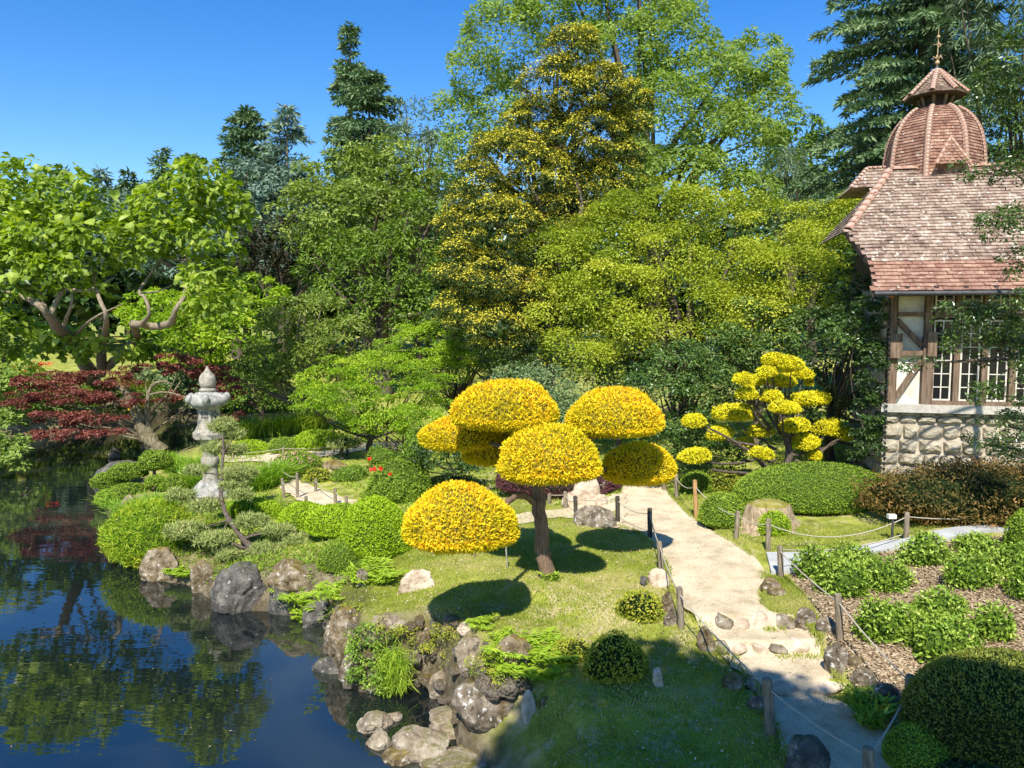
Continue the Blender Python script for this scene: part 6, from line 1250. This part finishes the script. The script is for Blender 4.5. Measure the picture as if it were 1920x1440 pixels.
ropefence('pair of posts right of the standing stone behind the yellow cloud', [(1132, 903, 928), (1030, 925, 945)], [(0, 1)])
ropefence('faint posts and rope along the bushes of the far row', [(438, 848, 862), (531, 838, 856), (626, 836, 850)], [(0, 1, .03), (1, 2, .03)], w=.04)
# lamp on the post, spotlight on the lawn
pl = at(1676, 970, G(1699, 1012).y); lp = root('garden_lamp', pl, 'small white garden lamp fixed beside the post near the rusty maple', 'lamp'); ROOTLOC[lp.name] = (0, 0, 0)
m_ = MB(); box(m_, -.12, .03, -.05, .05, -.02, .06); m_.build('head', M['plaster'], lp); m_ = MB(); tube(m_, [(-.02, 0, -.02), (-.02, 0, -.42)], [.025, .025], 8); m_.build('stem', M['metal'], lp)
gsp = G(1204, 1102); m_ = root('garden_spotlight', gsp, 'small dark blue-grey spotlight on the lawn above the rust-tinted azalea', 'lamp'); ROOTLOC[m_.name] = (0, 0, 0); q = MB(); tube(q, [(0, 0, .03), (.05, .06, .14)], [.05, .065], 10); q.build('head', M['rockdark'], m_); q = MB(); tube(q, [(0, 0, -.05), (0, 0, .07)], [.012, .012], 6); q.build('stem', M['metal'], m_)
# ---------------------------------------------------------------- stone lantern
lg = G(397, 936); LY = lg.y + .45; lx = at(392, 800, LY).x; lanr = root('stone_lantern', (lx, LY, lg.z), 'tall weathered grey stone lantern at the pond edge', 'lantern')
LZ = lambda py: at(390, py, LY).z; kp = LY / F
def lathe(name, prof, mat, seg=24, mod=None, sm_=True, cx=0):
    mb = MB(); V = []
    for z, r_ in prof:
        for k in range(seg):
            t = 6.28318 * k / seg; rr, dz = (mod(t, z, r_) if mod else (r_, 0)); V.append((lx + rr * math.cos(t), LY + rr * math.sin(t), z + dz))
    n = len(prof); mb.add(V, [(i * seg + k, i * seg + (k + 1) % seg, (i + 1) * seg + (k + 1) % seg, (i + 1) * seg + k) for i in range(n - 1) for k in range(seg)], 0, .5, sm_)
    mb.add(V[-seg:], [tuple(range(seg))], 0, .5); mb.add(V[:seg], [tuple(range(seg))[::-1]], 0, .5); return mb.build(name, M[mat], lanr)
pz = lambda L_: [(LZ(py), w / 2 * kp) for py, w in L_]
lathe('finial', pz([(731, 22), (728, 20), (725, 27), (720, 30), (712, 31), (705, 27), (700, 20), (696, 11), (690, 5), (686, 3)]), 'granite')
lathe('finial_base', pz([(738, 26), (735, 27), (733, 32), (729, 31), (727, 22)]), 'granite')
hexf = lambda t: 1 / max(math.cos(((t + .26) % (math.pi / 3)) - math.pi / 6), .5) * .93
def roofmod(t, z, r_):
    c = abs(math.cos(3 * (t + .26))) ** 10; f = r_ / (36 * kp); return r_ * (1 + .10 * c * f), .09 * c * f ** 3
lathe('roof', pz([(768, 40), (762, 54), (759, 66), (752, 71), (746, 67), (740, 52), (736, 35), (733, 24)]), 'roofgran', 60, roofmod)
for k in range(6):
    t = -.26 + k * math.pi / 3 + math.pi / 6 * 0; mb = MB(); V, Fc = ICO[2]; q = V * np.array([.11, .11, .14]); mb.add(q + np.array([lx + 35 * kp * 1.04 * math.cos(t), LY + 35 * kp * 1.04 * math.sin(t), LZ(746)]), Fc, 0, .5, True); mb.build('corner_scroll', M['roofgran'], lanr)
def hexm(t, z, r_): return r_ * hexf(t) / 1.0, 0
lathe('fire_box', pz([(801, 46), (798, 44), (768, 43), (764, 46)]), 'granite', 6, None, False)
# window openings: flat dark squares, the shade inside put into their colour
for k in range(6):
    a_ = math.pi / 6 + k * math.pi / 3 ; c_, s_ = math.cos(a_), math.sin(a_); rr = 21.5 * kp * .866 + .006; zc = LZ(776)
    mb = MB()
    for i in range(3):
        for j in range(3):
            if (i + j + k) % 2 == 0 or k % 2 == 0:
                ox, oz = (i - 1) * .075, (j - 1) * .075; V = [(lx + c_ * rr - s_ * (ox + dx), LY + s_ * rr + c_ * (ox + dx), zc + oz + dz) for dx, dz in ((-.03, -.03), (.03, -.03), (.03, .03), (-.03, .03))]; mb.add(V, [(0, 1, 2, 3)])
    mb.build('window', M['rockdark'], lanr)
lathe('platform', pz([(832, 34), (826, 40), (820, 64), (812, 64), (808, 56), (803, 50), (800, 48)]), 'granite', 6, None, False)
lathe('shaft_ring', pz([(874, 27), (871, 32), (864, 34), (858, 32), (855, 27)]), 'granite')
lathe('shaft', pz([(902, 34), (896, 29), (874, 27), (835, 26), (828, 34)]), 'granite')
lathe('base', pz([(940, 80), (926, 78), (922, 72), (912, 60), (904, 44), (900, 36)]), 'roofgran', 36, lambda t, z, r_: (r_ * (1 + .05 * math.cos(8 * t)), 0))
# ---------------------------------------------------------------- mossy stump
sg = G(1440, 1004); sY = sg.y + .5; sr = root('tree_stump', (at(1440, 990, sY).x, sY, sg.z), 'wide old tree stump with moss on its flat top', 'stump'); sx = sr.location.x; k = sY / F
mb = MB(); seg = 48; V = []; rng = np.random.default_rng(4); zt_ = at(1440, 946, sY).z
flute = [1 + .10 * math.sin(5 * t + 1) + .06 * math.sin(11 * t) + .03 * rng.normal() for t in np.arange(seg) / seg * 6.283]
pr = [(-.15, 66), (.0, 62), (.12, 54), (.35, 48), (.6, 44), (.9, 41), (1.0, 38)]
for f, w in pr:
    for j in range(seg):
        t = j / seg * 6.283; r_ = w * k * (1 + (flute[j] - 1) * (1.6 - f)); V.append((sx + r_ * math.cos(t), sY + r_ * .8 * math.sin(t), sg.z + f * (zt_ - sg.z)))
mb.add(V, [(i * seg + j, i * seg + (j + 1) % seg, (i + 1) * seg + (j + 1) % seg, (i + 1) * seg + j) for i in range(len(pr) - 1) for j in range(seg)], 0, .5, True)
stm = texmat('stump_wood', [(.3, (.16, .10, .05)), (.5, (.42, .31, .18)), (.7, (.64, .53, .36))], 5, .9, .9, 10, stretch=(4, 4, .6), dist=.05); mb.build('body', stm, sr)
mb = MB(); top = [v for v in V[-seg:]]; mid = [(sx + (x - sx) * .55, sY + (y - sY) * .55, z + .09) for x, y, z in top]; mb.add(top + mid + [(sx, sY, zt_ + .11)], [(j, (j + 1) % seg, seg + (j + 1) % seg, seg + j) for j in range(seg)], 0, .5, True); mb.add(mid + [(sx, sY, zt_ + .11)], [(j, (j + 1) % seg, seg) for j in range(seg)], 0, .5, True)
mb.build('moss_top', texmat('moss', [(.3, (.12, .13, .02)), (.5, (.28, .24, .04)), (.7, (.46, .40, .22))], 6, .95, .9, 30, dist=.04), sr)
# ---------------------------------------------------------------- grass blades, litter, floating leaves
def scatter(poly, n, seed, excl=()):
    rng = np.random.default_rng(seed); a = poly.min(0); b_ = poly.max(0); X_ = rng.uniform(a[0], b_[0], n); Y_ = rng.uniform(a[1], b_[1], n); k = polydist(X_, Y_, poly) < 0
    for e in excl: k &= polydist(X_, Y_, e) > .03
    return X_[k], Y_[k], rng
PATHP = np.array(MAINW)
def grassmesh(mb, X_, Y_, rng, L, W, lean=.6, t0=.45, dryf=None):
    n = len(X_); Z_ = Hn(X_, Y_); ok = Z_ > .12; X_, Y_, Z_ = X_[ok], Y_[ok], Z_[ok]; n = len(X_)
    D = nrm(np.column_stack([rng.normal(0, lean, n), rng.normal(0, lean, n), np.ones(n)])); t = t0 + rng.normal(0, .16, n) + .35 * sinn(X_, Y_, 3.2, 21) + .15 * sinn(X_, Y_, 9, 22)
    leaves(mb, np.column_stack([X_, Y_, Z_ - .005]), nrm(rng.normal(size=(n, 3)) * [1, 1, .2]), L, W, rng, D, np.clip(t, 0, 1), kite=.3)
mb = MB(); X_, Y_, rng = scatter(LAWN, 250000, 1, (PATHP,)); grassmesh(mb, X_, Y_, rng, .05, .010, .8)
right = np.array([G0(*p) for p in ((1262, 920), (1300, 905), (1400, 940), (1500, 985), (1620, 985), (1700, 960), (1760, 960), (1760, 990), (1650, 1015), (1490, 1038), (1434, 1040), (1375, 1012), (1320, 985))])
X_, Y_, rng = scatter(right, 60000, 2, (PATHP,)); grassmesh(mb, X_, Y_, rng, .05, .012, .8, .42)
wedge = np.array([G0(*p) for p in ((1436, 1084), (1476, 1084), (1532, 1152), (1545, 1200), (1500, 1163), (1447, 1148), (1428, 1120))])
X_, Y_, rng = scatter(wedge, 16000, 12, (PATHP,)); grassmesh(mb, X_, Y_, rng, .06, .012, .8, .42)
mb.build('lawn_grass', M['grass'], kind='stuff')
# longer tufts where the mower does not reach: path edges, post feet, bank edge
mb = MB(); rng = np.random.default_rng(11); Pp = np.array(fine(MAINW, .035, .03, 4)); Pp = Pp[(Pp[:, 1] < 20)]; rep = np.repeat(Pp, 9, 0) + rng.normal(0, .05, (len(Pp) * 9, 2)); keep = (sinn(rep[:, 0], rep[:, 1], 5, 31) > -.15); rep = rep[keep]
ins_ = polydist(rep[:, 0], rep[:, 1], PATHP) > -.05; rep = rep[ins_]; grassmesh(mb, rep[:, 0], rep[:, 1], rng, .085, .012, .6, .4)
for i in range(3):
    y = STEPS[i][0]; n = 700; X_ = rng.uniform(3.2, 6.2, n); Y_ = y - .12 + rng.normal(0, .05, n); k = (polydist(X_, Y_, PATHP) < .1) & (sinn(X_, Y_, 4, 33 + i) > .05); X_, Y_ = X_[k], Y_[k]; Zp = zpath(X_, Y_); n = len(X_)
    leaves(mb, np.column_stack([X_, Y_, Zp]), nrm(rng.normal(size=(n, 3)) * [1, 1, .2]), .07, .012, rng, nrm(np.column_stack([rng.normal(0, .6, n), rng.normal(0, .6, n), np.ones(n)])), rng.uniform(.2, .6, n), kite=.3)
mb.build('path_edge_grass', M['grass'], kind='stuff')
# bark chips and dead leaves in the bed
lit = leafmat('dead_leaf', (.12, .075, .04), (.36, .26, .15), (.64, .53, .35), .1, .8); mb = MB(); X_, Y_, rng = scatter(MULCH, 90000, 5, (PATHP,)); k = (X_ < 16) & (Y_ < 18); X_, Y_ = X_[k][:42000], Y_[k][:42000]; n = len(X_)
leaves(mb, np.column_stack([X_, Y_, Hn(X_, Y_) + rng.uniform(.0, .03, n)]), nrm(rng.normal(size=(n, 3)) * .45 + [0, 0, 1]), .055, .028, rng, None, np.clip(rng.normal(.5, .25, n), 0, 1)); mb.build('leaf_litter', lit, kind='stuff')
# ground cover in the planted and wooded parts
mb = MB(); areas = np.array([(-9, 17.5), (8, 19), (14, 20), (14, 34), (-12, 34)], float); X_, Y_, rng = scatter(areas, 60000, 7, (PATHP, LAWN)); X_, Y_ = X_, Y_
X2, Y2, _ = scatter(np.array([G0(*p) for p in ((240, 1000), (420, 940), (560, 950), (700, 990), (740, 1030), (680, 1090), (620, 1150), (540, 1130), (420, 1100), (290, 1068))]), 26000, 17, (LAWN,)); X_ = np.concatenate([X_, X2]); Y_ = np.concatenate([Y_, Y2])
FP2 = [np.array([G0(*p) for p in ((500, 845), (680, 828), (780, 828), (780, 850), (560, 875), (700, 945), (660, 970), (560, 945), (490, 890))])]
k = (polydist(X_, Y_, FP2[0]) > .1); Zg = Hn(X_, Y_); k &= Zg > .1; X_, Y_, Zg = X_[k], Y_[k], Zg[k]; n = len(X_); leaves(mb, np.column_stack([X_, Y_, Zg + .01]), nrm(rng.normal(size=(n, 3)) * .5 + [0, 0, .6]), .12, .03, rng, nrm(rng.normal(size=(n, 3)) + [0, 0, .7]), np.clip(.35 + rng.normal(0, .15, n), 0, 1)); mb.build('ground_cover', M['limedeep'], kind='stuff')
mb = MB(); rng = np.random.default_rng(3); pts = []
for i in range(60):
    px, py = rng.uniform(20, 640), 900 + 520 * rng.random() ** 1.4; p = onz(px, py, .006)
    if polydist(np.array([p.x]), np.array([p.y]), POND)[0] < -.1: pts.append(p[:])
P = np.array(pts); n = len(P); leaves(mb, P, nrm(rng.normal(size=(n, 3)) * .1 + [0, 0, 1]), .035, .02, rng, None, rng.uniform(.4, .9, n)); mb.build('floating_leaves', lit, kind='stuff')

# grit and small stones on the sand, dead leaves on the lawn
mb = MB(); X_, Y_, rng = scatter(PATHP, 17000, 41); k = (Y_ < 19) & (sinn(X_, Y_, 3, 51) > -.3); X_, Y_ = X_[k], Y_[k]; n = len(X_); mb2 = nrm(rng.normal(size=(n, 3)) * .5 + [0, 0, 1])
leaves(mb, np.column_stack([X_, Y_, zpath(X_, Y_) + .004]), mb2, rng.uniform(.008, .03, n), .014, rng, None, rng.random(n)); mb.build('path_grit', leafmat('grit', (.24, .18, .11), (.52, .42, .28), (.76, .67, .50), 0, .9), kind='stuff')
mb = MB(); X_, Y_, rng = scatter(LAWN, 5200, 43, (PATHP,)); n = len(X_); leaves(mb, np.column_stack([X_, Y_, Hn(X_, Y_) + .035]), nrm(rng.normal(size=(n, 3)) * .6 + [0, 0, 1]), .04, .025, rng, None, rng.random(n)); mb.build('fallen_leaves', lit, kind='stuff')
